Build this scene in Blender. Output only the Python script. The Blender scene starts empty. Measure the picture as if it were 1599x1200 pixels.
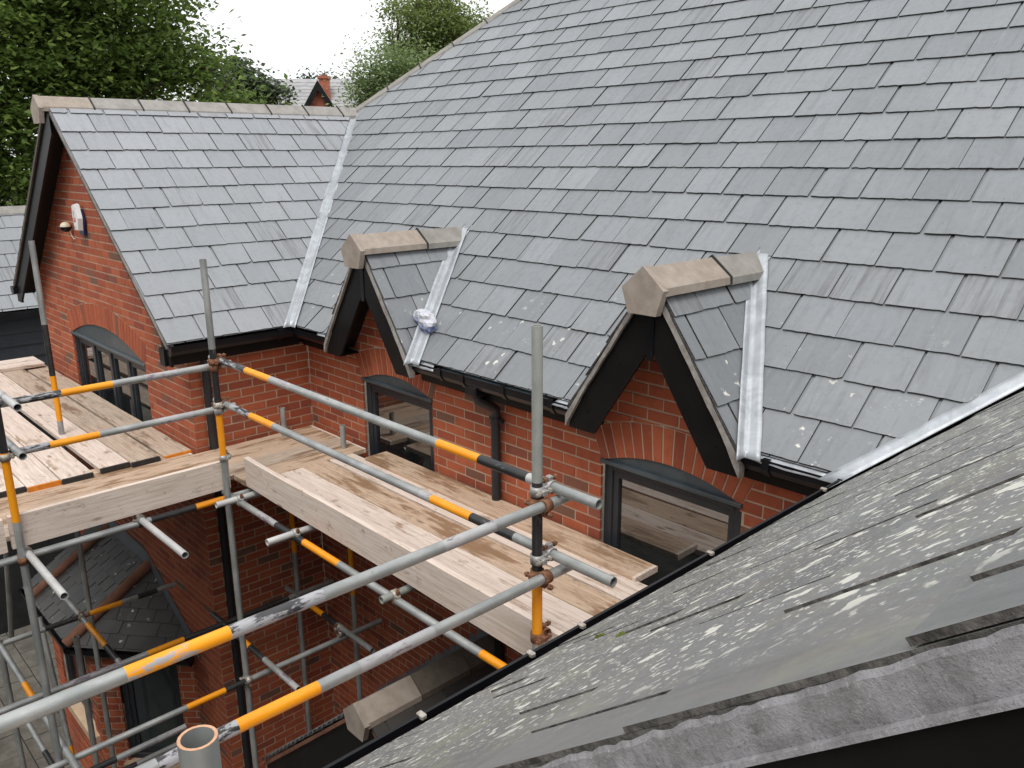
import bpy, bmesh, math, random
from math import sin, cos, tan, radians as RAD, pi
from mathutils import Vector, Matrix, noise as mnoise

scene = bpy.context.scene
COL = scene.collection

# ------------------------------------------------------------------ camera
FPX, PITCH, YAW, ROLL = 1300.0, RAD(15.3), RAD(46.8), RAD(-0.45)
FWD = Vector((-sin(YAW) * cos(PITCH), cos(YAW) * cos(PITCH), -sin(PITCH)))
R0 = Vector((cos(YAW), sin(YAW), 0))
U0 = R0.cross(FWD)
RGT = cos(ROLL) * R0 + sin(ROLL) * U0
UPV = -sin(ROLL) * R0 + cos(ROLL) * U0
cam_d = bpy.data.cameras.new('camera')
cam_d.sensor_fit = 'HORIZONTAL'
cam_d.sensor_width = 36.0
cam_d.lens = 36.0 * FPX / 1599.0
cam_d.clip_start = 0.02
cam_d.clip_end = 2000.0
cam = bpy.data.objects.new('camera', cam_d)
COL.objects.link(cam)
cam.matrix_world = Matrix(((RGT.x, UPV.x, -FWD.x, 0), (RGT.y, UPV.y, -FWD.y, 0), (RGT.z, UPV.z, -FWD.z, 0), (0, 0, 0, 1)))
scene.camera = cam

# ------------------------------------------------------------------ sky and sun (overcast)
SUN_EL, SUN_AZ = RAD(60), RAD(142)          # azimuth measured clockwise from +Y
world = bpy.data.worlds.new('World')
scene.world = world
world.use_nodes = True
wn = world.node_tree
wn.nodes.clear()
w_out = wn.nodes.new('ShaderNodeOutputWorld')
w_bg = wn.nodes.new('ShaderNodeBackground')
w_sky = wn.nodes.new('ShaderNodeTexSky')
w_sky.sky_type = 'NISHITA'
w_sky.sun_disc = False
w_sky.sun_elevation = SUN_EL
w_sky.sun_rotation = SUN_AZ
w_sky.air_density = 1.0
w_sky.dust_density = 3.0
w_hsv = wn.nodes.new('ShaderNodeHueSaturation')
w_hsv.inputs['Saturation'].default_value = 0.25
w_mix = wn.nodes.new('ShaderNodeMixRGB')
w_mix.inputs['Fac'].default_value = 0.9
w_mix.inputs['Color2'].default_value = (7.6, 7.72, 7.9, 1)
w_bg.inputs['Strength'].default_value = 0.12
wn.links.new(w_sky.outputs[0], w_hsv.inputs['Color'])
wn.links.new(w_hsv.outputs[0], w_mix.inputs['Color1'])
wn.links.new(w_mix.outputs[0], w_bg.inputs['Color'])
wn.links.new(w_bg.outputs[0], w_out.inputs['Surface'])

sun_d = bpy.data.lights.new('sun', 'SUN')
sun_d.energy = 1.5
sun_d.angle = RAD(24)
sun_d.color = (1.0, 0.96, 0.9)
sun = bpy.data.objects.new('sun', sun_d)
COL.objects.link(sun)
sdir = Vector((sin(SUN_AZ) * cos(SUN_EL), cos(SUN_AZ) * cos(SUN_EL), sin(SUN_EL)))
sun.rotation_euler = (-sdir).to_track_quat('-Z', 'Y').to_euler()

scene.view_settings.view_transform = 'Standard'
scene.view_settings.look = 'None'
scene.view_settings.exposure = 0.5
scene.view_settings.gamma = 1.0
scene.view_settings.use_curve_mapping = False

random.seed(7)
rnd = random.random
def ru(a, b): return a + (b - a) * rnd()

# ------------------------------------------------------------------ material helpers
class MT:
    def __init__(s, name, rough=0.6, metal=0.0, spec=0.5, color=(.5, .5, .5)):
        s.m = bpy.data.materials.new(name)
        s.m.use_nodes = True
        s.nt = s.m.node_tree
        s.b = s.nt.nodes['Principled BSDF']
        s.b.inputs['Roughness'].default_value = rough
        s.b.inputs['Metallic'].default_value = metal
        s.b.inputs['Specular IOR Level'].default_value = spec
        s.b.inputs['Base Color'].default_value = (*color, 1)
        s._tc = None
    def n(s, t, **kw):
        x = s.nt.nodes.new(t)
        for k, v in kw.items():
            if k.startswith('_'):
                setattr(x, k[1:], v)
            else:
                key = k.replace('__', ' ')
                s.put(x.inputs[int(key[1:])] if key[0] == 'i' and key[1:].isdigit() else x.inputs[key], v)
        return x
    def put(s, sock, v):
        if isinstance(v, bpy.types.NodeSocket):
            s.nt.links.new(v, sock)
        elif isinstance(v, (tuple, list)) and len(v) == 3 and sock.type == 'RGBA':
            sock.default_value = (*v, 1)
        else:
            sock.default_value = v
    def rand(s):
        a = s.n('ShaderNodeObjectInfo').outputs['Random']
        b = s.n('ShaderNodeAttribute', _attribute_name='rnd').outputs['Fac']
        return s.math('FRACT', s.math('ADD', a, b))
    def math(s, op, a, b=0.0, c=0.0):
        x = s.n('ShaderNodeMath', _operation=op)
        s.put(x.inputs[0], a); s.put(x.inputs[1], b); s.put(x.inputs[2], c)
        return x.outputs[0]
    def coord(s, r=None, scale=(1, 1, 1), kind='Object'):
        v = s.n('ShaderNodeTexCoord').outputs[kind]
        if r is not None:
            o = s.n('ShaderNodeVectorMath', _operation='SCALE')
            o.inputs[0].default_value = (37.1, 71.7, 53.3)
            s.put(o.inputs['Scale'], r)
            ad = s.n('ShaderNodeVectorMath', _operation='ADD')
            s.put(ad.inputs[0], v); s.put(ad.inputs[1], o.outputs[0])
            v = ad.outputs[0]
        mp = s.n('ShaderNodeMapping')
        mp.inputs['Scale'].default_value = scale
        s.put(mp.inputs['Vector'], v)
        return mp.outputs[0]
    def noise(s, vec, scale, detail=4, rough=0.55, dist=0.0):
        return s.n('ShaderNodeTexNoise', Vector=vec, Scale=scale, Detail=float(detail), Roughness=rough, Distortion=dist).outputs['Fac']
    def vor(s, vec, scale, feat='F1', rndness=1.0):
        return s.n('ShaderNodeTexVoronoi', _feature=feat, Vector=vec, Scale=scale, Randomness=rndness).outputs['Distance']
    def ramp(s, fac, stops, interp='LINEAR'):
        x = s.n('ShaderNodeValToRGB')
        x.color_ramp.interpolation = interp
        e = x.color_ramp.elements
        while len(e) < len(stops): e.new(0.5)
        for el, (p, c) in zip(e, stops):
            el.position = p
            el.color = (*c, 1) if isinstance(c, tuple) else (c, c, c, 1)
        s.put(x.inputs[0], fac)
        return x.outputs[0]
    def step(s, fac, a, b):
        x = s.n('ShaderNodeMapRange', _interpolation_type='SMOOTHSTEP')
        s.put(x.inputs['Value'], fac)
        x.inputs['From Min'].default_value = a
        x.inputs['From Max'].default_value = b
        return x.outputs[0]
    def mix(s, fac, a, b, mode='MIX'):
        x = s.n('ShaderNodeMixRGB', _blend_type=mode)
        s.put(x.inputs[0], fac); s.put(x.inputs[1], a); s.put(x.inputs[2], b)
        return x.outputs[0]
    def col(s, c): s.put(s.b.inputs['Base Color'], c)
    def rough(s, c): s.put(s.b.inputs['Roughness'], c)
    def bump(s, h, strength=0.3, dist=0.01):
        b = s.n('ShaderNodeBump', Height=h)
        b.inputs['Strength'].default_value = strength
        b.inputs['Distance'].default_value = dist
        s.put(s.b.inputs['Normal'], b.outputs[0])
    def posy(s, axis):
        g = s.n('ShaderNodeNewGeometry').outputs['Position']
        return s.n('ShaderNodeSeparateXYZ', Vector=g).outputs[axis]

M = {}
def slate_mat(name, c0, c1, lichen=0.0, lichen_pos=None, tint=(.30, .29, .21), dark=0.38, spots=False, rough=0.46):
    m = MT(name, rough=rough, spec=0.5)
    r = m.rand()
    base = m.mix(r, c0, c1)
    r2 = m.math('FRACT', m.math('MULTIPLY', r, 17.3))
    v = m.coord(r)
    vs = m.coord(r, (15.0, 1.5, 3.0))
    streak = m.noise(vs, 1.6, 5, .6)
    base = m.mix(m.math('MULTIPLY', m.step(streak, .5, .72), dark), base, (c0[0] * .55, c0[1] * .53, c0[2] * .54))
    base = m.mix(m.math('MULTIPLY', m.step(m.noise(vs, 3.1, 3), .52, .8), .35), base, (c1[0] * 1.25, c1[1] * 1.25, c1[2] * 1.25))
    g_ = m.n('ShaderNodeNewGeometry').outputs['Position']
    base = m.mix(m.math('MULTIPLY', m.step(m.noise(g_, .8, 4, .6), .42, .66), .30), base, (c0[0] * .80, c0[1] * .84, c0[2] * .80))
    base = m.mix(m.math('MULTIPLY', m.step(r2, .0, .35), .16), base, (c1[0] * 1.1, c1[1] * 1.08, c1[2] * 1.04))
    fine = m.noise(v, 170, 3, .7)
    base = m.mix(m.math('MULTIPLY', m.step(fine, .5, .8), .30 if spots else .16), base, (c0[0] * .45, c0[1] * .45, c0[2] * .43))
    mott = m.noise(v, 26, 4, .65)
    base = m.mix(m.math('MULTIPLY', m.step(mott, .45, .75), .22), base, (c0[0] * .6, c0[1] * .6, c0[2] * .58))
    # a few slates much darker with stain streaks
    odd = m.math('MULTIPLY', m.step(r2, .90, .92), m.step(m.noise(m.coord(r, (26, 1.6, 2)), 1.0, 4, .65), .44, .66))
    base = m.mix(m.math('MULTIPLY', odd, .55), base, (.085, .08, .085))
    # dark pits
    pit = m.step(m.vor(m.coord(r, (1, .7, 1)), 19), .075, .04)
    base = m.mix(m.math('MULTIPLY', pit, m.math('MULTIPLY', m.step(m.noise(v, 3), .48, .6), .7)), base, (.05, .05, .05))
    if lichen > 0:
        nv = m.n('ShaderNodeTexNoise', Vector=v, Scale=22.0, Detail=3.0)
        dv = m.n('ShaderNodeVectorMath', _operation='MULTIPLY_ADD')
        m.put(dv.inputs[0], nv.outputs['Color']); dv.inputs[1].default_value = (.07, .07, .07); m.put(dv.inputs[2], v)
        dv = dv.outputs[0]
        l1 = m.step(m.math('ADD', m.vor(dv, 15.0 if spots else 9.0), m.math('MULTIPLY', m.noise(v, 45, 3), .22)), .37 if spots else .27, .30 if spots else .20)
        l2 = m.step(m.vor(dv, 42.0), .24, .13)
        l3 = m.step(m.noise(v, 75, 3, .6), .60, .66)
        area = m.step(m.math('ADD', m.noise(v, 2.6, 3), m.math('MULTIPLY', r2, .3)), .74 - .42 * lichen, .92 - .42 * lichen)
        area2 = m.step(m.noise(v, 9, 4, .6), .64 - (.16 if spots else .12) * lichen, .74 - (.16 if spots else .12) * lichen)
        lm = m.math('MULTIPLY', m.math('MAXIMUM', l1, m.math('MAXIMUM', m.math('MULTIPLY', l2, area2), m.math('MULTIPLY', l3, area2))), area)
        if lichen_pos:
            lm = m.math('MULTIPLY', lm, m.step(m.posy('Y'), lichen_pos[1], lichen_pos[0]))
        if spots:
            base = m.mix(m.math('MULTIPLY', m.step(m.noise(m.coord(r, (3, 1, 1)), 3.0, 4, .6), .5, .72), .4), base, (.20, .165, .135))
            gp = m.step(m.noise(v, 6, 5, .65), .5, .66)
            base = m.mix(m.math('MULTIPLY', gp, m.math('MULTIPLY', area, .36)), base, tint)
        if spots:
            base = m.mix(m.math('MULTIPLY', m.math('MULTIPLY', m.step(m.noise(v, 120, 3, .7), .55, .66), m.step(m.posy('Y'), lichen_pos[1], lichen_pos[0])), .4), base, (.36, .36, .32))
        base = m.mix(m.math('MULTIPLY', lm, .92), base, (.66, .65, .58))
    m.col(base)
    m.rough(m.math('ADD', rough - .08, m.math('MULTIPLY', mott, .2)))
    m.bump(m.math('ADD', m.math('MULTIPLY', streak, .6), m.math('MULTIPLY', mott, .4)), .35, .004)
    M[name] = m.m
slate_mat('slate_main', (.168, .179, .192), (.232, .244, .259), .46, (3.5, 4.25))
slate_mat('slate_wing', (.235, .246, .264), (.292, .304, .324), .0, None, (.3, .3, .3), .3, False, .38)  # paler copy of the main slate: brighter sky light put into the colour
slate_mat('slate_near', (.14, .142, .142), (.195, .197, .197), 1.75, (.66, .46), (.27, .275, .19), .4, True, .5)
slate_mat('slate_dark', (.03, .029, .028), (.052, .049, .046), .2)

m = MT('brick', rough=.85, spec=.25)
r = m.rand(); v = m.coord(r)
c = m.ramp(r, [(0, (.355, .095, .046)), (.3, (.44, .122, .058)), (.55, (.385, .10, .048)), (.8, (.32, .082, .043)), (.93, (.27, .074, .045)), (.96, (.20, .10, .068)), (1, (.17, .10, .07))])
c = m.mix(m.math('MULTIPLY', m.step(m.noise(v, 14, 5, .7), .45, .75), .45), c, (.19, .05, .03))
c = m.mix(m.math('MULTIPLY', m.step(m.noise(v, 5, 4, .6), .58, .8), .35), c, (.42, .2, .13))
c = m.mix(m.math('MULTIPLY', m.step(m.noise(m.n('ShaderNodeNewGeometry').outputs['Position'], 1.7, 5, .65), .5, .72), .4), c, (.17, .05, .032))
m.col(c); m.bump(m.noise(v, 90, 4, .7), .5, .003); M['brick'] = m.m

m = MT('mortar', rough=.95, spec=.15)
v = m.coord(None)
m.col(m.mix(m.noise(v, 12, 5, .7), (.40, .285, .20), (.56, .42, .315))); m.bump(m.noise(v, 150, 3), .6, .004); M['mortar'] = m.m

m = MT('verge_mortar', rough=.93, spec=.2)
v = m.coord(None)
c = m.mix(m.step(m.noise(v, 26, 6, .65), .38, .64), (.22, .21, .215), (.33, .322, .335))
c = m.mix(m.math('MULTIPLY', m.step(m.noise(m.coord(None, (1, .5, 1)), 34, 5, .75), .58, .70), .65), c, (.10, .092, .09))
c = m.mix(m.math('MULTIPLY', m.step(m.noise(v, 190, 4, .8), .56, .7), .6), c, (.45, .445, .44))
c = m.mix(m.math('MULTIPLY', m.step(m.noise(v, 240, 3, .8), .58, .68), .5), c, (.1, .095, .09))
m.col(c); m.bump(m.noise(v, 160, 6, .75), .9, .003); M['verge_mortar'] = m.m

def simple(name, c0, c1, scale=8, rough=.6, metal=0.0, spec=.5, bump=.15, bs=60, bd=.003, stretch=(1, 1, 1), lo=.3, hi=.7):
    m = MT(name, rough=rough, metal=metal, spec=spec)
    r = m.rand(); v = m.coord(r, stretch)
    m.col(m.mix(m.step(m.noise(v, scale, 5, .65), lo, hi), c0, c1))
    if bump: m.bump(m.noise(v, bs, 4, .65), bump, bd)
    M[name] = m.m
    return m
simple('slate_edge', (.022, .021, .02), (.10, .097, .092), 70, .85, 0, .2, .5, 80)
simple('slate_edge_near', (.04, .037, .034), (.16, .15, .14), 45, .9, 0, .2, .9, 120)
simple('ridge_tile', (.235, .22, .205), (.315, .30, .28), 9, .9, 0, .2, .4, 140)
simple('ridge_buff', (.265, .222, .185), (.35, .302, .258), 11, .9, 0, .2, .4, 140)
simple('ridge_grey', (.2, .19, .172), (.275, .262, .24), 9, .9, 0, .2, .4, 140)
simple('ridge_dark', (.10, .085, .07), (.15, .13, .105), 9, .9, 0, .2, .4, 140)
simple('black_plastic', (.006, .006, .0075), (.011, .011, .013), 4, .3, 0, .28, .05, 12)
simple('black_board', (.005, .005, .005), (.009, .0085, .0085), 5, .42, 0, .22, .1, 30)
simple('black_joint', (.015, .014, .013), (.03, .028, .026), 30, .8)
simple('pipe_grey', (.018, .0195, .022), (.026, .028, .031), 6, .38, 0, .35, .05, 20)
simple('anthracite', (.02, .024, .03), (.028, .033, .04), 5, .42, 0, .4, .03, 20)
simple('arch_metal', (.045, .06, .07), (.07, .088, .1), 6, .38, 0, .5, .05, 20)
simple('undercloak', (.19, .17, .155), (.33, .31, .29), 12, .9, 0, .2, .5, 90)
simple('underlay', (.02, .02, .02), (.03, .03, .03), 5, .9, 0, .1, 0)
simple('clay_hip', (.15, .07, .045), (.225, .11, .072), 7, .85, 0, .25, .3, 80)
simple('stone_sill', (.52, .37, .25), (.62, .46, .32), 6, .85, 0, .25, .2, 90)
simple('rust', (.13, .055, .03), (.26, .13, .075), 60, .85, .1, .3, .6, 160)
simple('galv_bright', (.27, .265, .255), (.44, .43, .415), 40, .5, .45, .5, .3, 120)
simple('steel_nut', (.30, .25, .2), (.5, .47, .43), 60, .5, .4, .5, .3, 140)
simple('white_plastic', (.74, .74, .74), (.8, .8, .8), 5, .35)
simple('navy_plastic', (.01, .02, .09), (.015, .03, .12), 5, .35)
simple('cream_plastic', (.6, .54, .4), (.66, .6, .46), 5, .4)
simple('red_print', (.5, .03, .03), (.6, .05, .05), 5, .5)
simple('grey_print', (.3, .3, .34), (.4, .4, .44), 5, .5)
simple('white_cable', (.6, .58, .52), (.7, .68, .62), 5, .5)
simple('bag_white', (.42, .44, .50), (.62, .63, .67), 14, .6, 0, .4, .4, 40, .006)
simple('bag_blue', (.12, .17, .42), (.5, .52, .66), 18, .6, 0, .4, .3, 40, .006, (1, 1, 1), .4, .6)
simple('moss', (.05, .07, .01), (.14, .17, .03), 60, .95, 0, .1, .8, 120)
simple('bark', (.05, .04, .028), (.11, .09, .065), 9, .95, 0, .2, .7, 30, .02, (4, 4, .6))
simple('paving', (.10, .092, .078), (.17, .16, .138), 5, .9, 0, .2, .4, 60)
simple('soil', (.06, .055, .045), (.11, .10, .08), 3, .95, 0, .2, .4, 30)
simple('far_roof', (.27, .27, .275), (.36, .36, .365), 3, .7)
simple('far_brick', (.26, .075, .045), (.36, .12, .07), 3, .9)
simple('interior', (.012, .012, .013), (.02, .02, .02), 3, .9, 0, .1, 0)
simple('blind', (.30, .25, .19), (.42, .36, .28), 4, .8, 0, .2, .1, 30, .003, (1, 1, 14))

m = MT('lead', rough=.42, metal=.4, spec=.5)
v = m.coord(m.rand(), (1, 1, 1))
c = m.mix(m.step(m.noise(v, 5, 5, .65, 1.2), .36, .66), (.33, .35, .372), (.45, .475, .505))
c = m.mix(m.math('MULTIPLY', m.step(m.noise(v, 16, 4, .7), .58, .72), .3), c, (.64, .65, .665))  # white highlights on the lead put into its colour as pale patches
m.col(c); m.rough(m.math('ADD', .34, m.math('MULTIPLY', m.noise(v, 9, 3), .3)))
m.bump(m.noise(v, 9, 3, .5, .5), .3, .015); M['lead'] = m.m
m = MT('lead_dull', rough=.6, metal=.2, spec=.4)
v = m.coord(m.rand())
m.col(m.mix(m.noise(v, 6, 5, .6), (.13, .145, .165), (.22, .24, .27))); m.bump(m.noise(v, 9, 3), .4, .02); M['lead_dull'] = m.m

def tube_mat(name, col, worn, amt, rough=.5, metal=0.0, scale=22, under=(.40, .41, .41)):
    m = MT(name, rough=rough, metal=metal)
    r = m.rand()
    v = m.coord(r, (1, 1, .28)); v2 = m.coord(r, (1, 1, .5))
    c = m.mix(m.step(m.noise(v2, 9, 4, .6), .35, .7), col, worn)
    if amt > 0:
        mk = m.step(m.noise(v, scale, 6, .72), 1 - amt - .04, 1 - amt + .03)
        c = m.mix(mk, c, under)
    m.col(c); m.bump(m.noise(v, 60, 4, .7), .25, .002); M[name] = m.m
tube_mat('tube_galv', (.27, .285, .28), (.42, .43, .42), .34, .45, .35, 30, (.22, .23, .22))
tube_mat('tube_green', (.25, .265, .245), (.36, .37, .345), .3, .6, .15, 24, (.19, .2, .17))
tube_mat('tube_orange', (.82, .29, .006), (.88, .35, .01), .3, .42, 0, 20, (.72, .23, .008))
tube_mat('tube_orange_worn', (.86, .33, .006), (.9, .38, .012), .42, .42, 0, 13, (.36, .36, .37))
tube_mat('tube_black', (.017, .017, .018), (.035, .035, .036), .36, .45, 0, 30, (.14, .14, .145))
tube_mat('tube_black_worn', (.02, .02, .021), (.05, .05, .052), .50, .45, 0, 22, (.36, .36, .38))
tube_mat('tube_purple', (.35, .35, .355), (.45, .445, .45), .42, .5, .15, 22, (.20, .155, .19))
tube_mat('tube_white', (.46, .46, .455), (.58, .58, .57), .3, .45, .2, 20, (.36, .36, .35))
tube_mat('tube_rust', (.16, .10, .075), (.25, .17, .13), .4, .8, 0, 30, (.12, .06, .04))
TM = {'g': 'tube_galv', 'o': 'tube_orange', 'O': 'tube_orange_worn', 'b': 'tube_black', 'B': 'tube_black_worn', 'p': 'tube_purple', 'w': 'tube_white', 'r': 'tube_rust', 'v': 'tube_green'}
TK = list(TM)

def wood(name, dry0, dry1, wet, wetness, rough=.75):
    m = MT(name, rough=rough, spec=.3)
    r = m.rand()
    v = m.coord(r); vg = m.coord(r, (1.4, 30, 30)); vf = m.coord(r, (2.2, 70, 70))
    c = m.mix(m.step(m.noise(vg, 2.2, 6, .65, .25), .3, .72), dry0, dry1)
    c = m.mix(m.math('MULTIPLY', m.step(m.noise(vf, 1.0, 3), .55, .75), .4), c, (dry0[0] * .55, dry0[1] * .5, dry0[2] * .45))
    w = m.math('ADD', m.noise(m.coord(r, (.8, 3.4, 3.4)), 1.6, 6, .68, .15), m.math('MULTIPLY', m.noise(vg, 1.0, 3), .25))
    wm = m.step(w, .86 - .3 * wetness, .95 - .3 * wetness)
    c = m.mix(m.math('MULTIPLY', wm, .85), c, wet)
    scr = m.step(m.noise(m.coord(r, (.7, 9, 9)), 3.2, 6, .75, .4), .57, .63)
    c = m.mix(m.math('MULTIPLY', scr, .55), c, (wet[0] * .95, wet[1] * .9, wet[2] * .85))
    dirt = m.step(m.noise(m.coord(r, (1, 1.6, 1.6)), 6.5, 7, .75), .565, .68)
    c = m.mix(m.math('MULTIPLY', dirt, .6), c, (.11, .075, .05))
    spk = m.step(m.noise(m.coord(r, (1, 1, 1)), 60, 3, .7), .66, .72)
    c = m.mix(m.math('MULTIPLY', spk, .5), c, (.09, .06, .04))
    kn = m.step(m.vor(m.coord(r, (1.6, 5, 5)), 1.1), .11, .04)
    c = m.mix(m.math('MULTIPLY', kn, .7), c, (.14, .08, .045))
    m.col(c)
    rr = m.n('ShaderNodeMapRange'); m.put(rr.inputs['Value'], wm); rr.inputs['To Min'].default_value = rough; rr.inputs['To Max'].default_value = .42
    m.rough(rr.outputs[0])
    m.bump(m.math('ADD', m.noise(vf, 1.0, 4), m.noise(vg, 2, 3)), .35, .003)
    M[name] = m.m
wood('board_pale', (.56, .455, .385), (.73, .625, .55), (.31, .195, .12), .52)
wood('board_brown', (.42, .295, .205), (.57, .43, .32), (.235, .138, .074), .82)
wood('board_grey', (.37, .285, .215), (.52, .425, .345), (.20, .125, .078), .68)
wood('toe_board', (.58, .475, .40), (.73, .635, .565), (.48, .365, .285), .15)
wood('bench_wood', (.34, .2, .12), (.45, .28, .18), (.22, .12, .06), .2)

m = MT('glass_pane', rough=.02, spec=.9, color=(.012, .014, .015)); m.b.inputs['IOR'].default_value = 2.1; M['glass_pane'] = m.m
m = MT('glass_green', rough=.04, spec=.6, color=(.03, .042, .045)); M['glass_green'] = m.m

def leaf_mat(name, cs, trans=.25):
    m = MT(name, rough=.5, spec=.35)
    r = m.n('ShaderNodeAttribute', _attribute_name='rnd').outputs['Fac']
    c = m.ramp(r, [(i / (len(cs) - 1), x) for i, x in enumerate(cs)])
    m.col(c)
    t = m.n('ShaderNodeBsdfTranslucent', Color=c)
    mx = m.n('ShaderNodeMixShader'); mx.inputs[0].default_value = trans
    m.nt.links.new(m.b.outputs[0], mx.inputs[1]); m.nt.links.new(t.outputs[0], mx.inputs[2])
    m.nt.links.new(mx.outputs[0], m.nt.nodes['Material Output'].inputs['Surface'])
    M[name] = m.m
leaf_mat('leaf_maple', [(.075, .12, .028), (.12, .185, .042), (.175, .25, .058), (.24, .325, .085)], .5)
leaf_mat('leaf_light', [(.12, .165, .05), (.18, .235, .07), (.25, .31, .1)], .5)
leaf_mat('leaf_willow', [(.15, .21, .08), (.2, .27, .11), (.26, .33, .15)], .42)
leaf_mat('leaf_dark', [(.06, .085, .045), (.085, .115, .06), (.11, .14, .075)], .3)
leaf_mat('leaf_conifer', [(.045, .085, .05), (.075, .125, .075)], .25)

# ------------------------------------------------------------------ mesh helpers
class MB:
    """collects faces; build() links them as one mesh object"""
    def __init__(s): s.v = []; s.f = []; s.mi = []; s.r = []; s.sm = []
    def add(s, vs, fs, mi=0, r=0.0, smooth=False):
        o = len(s.v)
        s.v += [tuple(x) for x in vs]
        for f in fs:
            s.f.append(tuple(i + o for i in f)); s.mi.append(mi); s.r.append(r); s.sm.append(smooth)
        return s
    def box(s, a, b, mi=0, r=0.0):
        x0, y0, z0 = (min(p, q) for p, q in zip(a, b)); x1, y1, z1 = (max(p, q) for p, q in zip(a, b))
        vs = [(x0, y0, z0), (x1, y0, z0), (x1, y1, z0), (x0, y1, z0), (x0, y0, z1), (x1, y0, z1), (x1, y1, z1), (x0, y1, z1)]
        return s.add(vs, [(0, 3, 2, 1), (4, 5, 6, 7), (0, 1, 5, 4), (1, 2, 6, 5), (2, 3, 7, 6), (3, 0, 4, 7)], mi, r)
    def cbox(s, a, b, ch=.004, mi=0):
        """box with chamfered edges"""
        bm = bmesh.new()
        lo = Vector((min(p, q) for p, q in zip(a, b))); hi = Vector((max(p, q) for p, q in zip(a, b)))
        bmesh.ops.create_cube(bm, size=1.0, matrix=Matrix.Translation((lo + hi) / 2) @ Matrix.Diagonal((*(hi - lo), 1)))
        bmesh.ops.bevel(bm, geom=bm.edges[:] + bm.verts[:], offset=ch, segments=1, affect='EDGES')
        bm.verts.index_update()
        s.add([v.co for v in bm.verts], [[v.index for v in f.verts] for f in bm.faces], mi)
        bm.free(); return s
    def prism(s, poly, off, mi=0, r=0.0, back=True, side=None):
        """poly: 3D points (ccw seen from the side it faces), off: vector to the back face"""
        n = len(poly); off = Vector(off)
        vs = [Vector(p) for p in poly] + [Vector(p) + off for p in poly]
        fs = [tuple(range(n))]
        if back: fs.append(tuple(range(2 * n - 1, n - 1, -1)))
        s.add(vs, fs, mi, r)
        o = len(s.v) - len(vs)
        for i in range(n):
            s.f.append((o + i, o + i + n, o + (i + 1) % n + n, o + (i + 1) % n)); s.mi.append(mi if side is None else side); s.r.append(r); s.sm.append(False)
        return s
    def tube(s, pts, rad, seg=12, mi=0, cap=True, smooth=True):
        pts = [Vector(p) for p in pts]; n = len(pts)
        rads = rad if isinstance(rad, (list, tuple)) else [rad] * n
        rings = []
        for i, p in enumerate(pts):
            d = (pts[min(i + 1, n - 1)] - pts[max(i - 1, 0)]).normalized()
            a = d.orthogonal().normalized() if i == 0 else (prev - d * prev.dot(d)).normalized()
            prev = a; b = d.cross(a)
            rings.append([p + (a * cos(2 * pi * k / seg) + b * sin(2 * pi * k / seg)) * rads[i] for k in range(seg)])
        vs = [q for rg in rings for q in rg]
        fs = [(i * seg + k, i * seg + (k + 1) % seg, (i + 1) * seg + (k + 1) % seg, (i + 1) * seg + k) for i in range(n - 1) for k in range(seg)]
        s.add(vs, fs, mi, 0, smooth)
        if cap:
            s.add(rings[0], [tuple(range(seg - 1, -1, -1))], mi); s.add(rings[-1], [tuple(range(seg))], mi)
        return s
    def extrude(s, prof, path_a, path_b, ax_u, ax_v, mi=0, closed=True, caps=True):
        """profile [(u,v)] swept straight from a to b"""
        a, b = Vector(path_a), Vector(path_b); U, V = Vector(ax_u), Vector(ax_v); n = len(prof)
        va = [a + U * p + V * q for p, q in prof]; vb = [b + U * p + V * q for p, q in prof]
        k = n if closed else n - 1
        s.add(va + vb, [(i, (i + 1) % n, (i + 1) % n + n, i + n) for i in range(k)], mi)
        if caps and closed:
            s.add(va, [tuple(range(n - 1, -1, -1))], mi); s.add(vb, [tuple(range(n))], mi)
        return s
    def build(s, name, mats, parent=None, mat=None, kind=None, rn=False, recalc=True):
        me = bpy.data.meshes.new(name)
        me.from_pydata(s.v, [], s.f)
        if isinstance(mats, str): mats = [mats]
        for x in mats: me.materials.append(M[x])
        me.polygons.foreach_set('material_index', s.mi)
        me.polygons.foreach_set('use_smooth', s.sm)
        if rn:
            at = me.attributes.new('rnd', 'FLOAT', 'FACE')
            at.data.foreach_set('value', s.r)
        if recalc and len(s.f) < 60000:
            bm = bmesh.new(); bm.from_mesh(me); bmesh.ops.recalc_face_normals(bm, faces=bm.faces); bm.to_mesh(me); bm.free()
        me.update()
        return link(name, me, parent, mat, kind)
def link(name, data, parent=None, mat=None, kind=None):
    o = bpy.data.objects.new(name, data)
    COL.objects.link(o)
    if parent is not None: o.parent = parent
    if mat is not None: o.matrix_local = mat
    if kind: o['kind'] = kind
    return o
def thing(name, label, cat, group=None, mat=None):
    o = link(name, None, None, mat); o.empty_display_size = .2
    return tag(o, label, cat, group)
def tag(o, label, cat, group=None):
    o['label'] = label; o['category'] = cat
    if group: o['group'] = group
    return o
def frame(o, U, V):
    U, V = Vector(U).normalized(), Vector(V).normalized(); N = U.cross(V)
    return Matrix(((U.x, V.x, N.x, o[0]), (U.y, V.y, N.y, o[1]), (U.z, V.z, N.z, o[2]), (0, 0, 0, 1)))
def clip(poly, a, b, c):
    """keep a*u+b*v<=c"""
    out = []
    for i, p in enumerate(poly):
        q = poly[(i + 1) % len(poly)]
        dp = a * p[0] + b * p[1] - c; dq = a * q[0] + b * q[1] - c
        if dp <= 0: out.append(p)
        if dp * dq < 0:
            t = dp / (dp - dq); out.append((p[0] + t * (q[0] - p[0]), p[1] + t * (q[1] - p[1])))
    return out
def area(poly):
    return abs(sum(p[0] * q[1] - q[0] * p[1] for p, q in zip(poly, poly[1:] + poly[:1]))) / 2
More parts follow.
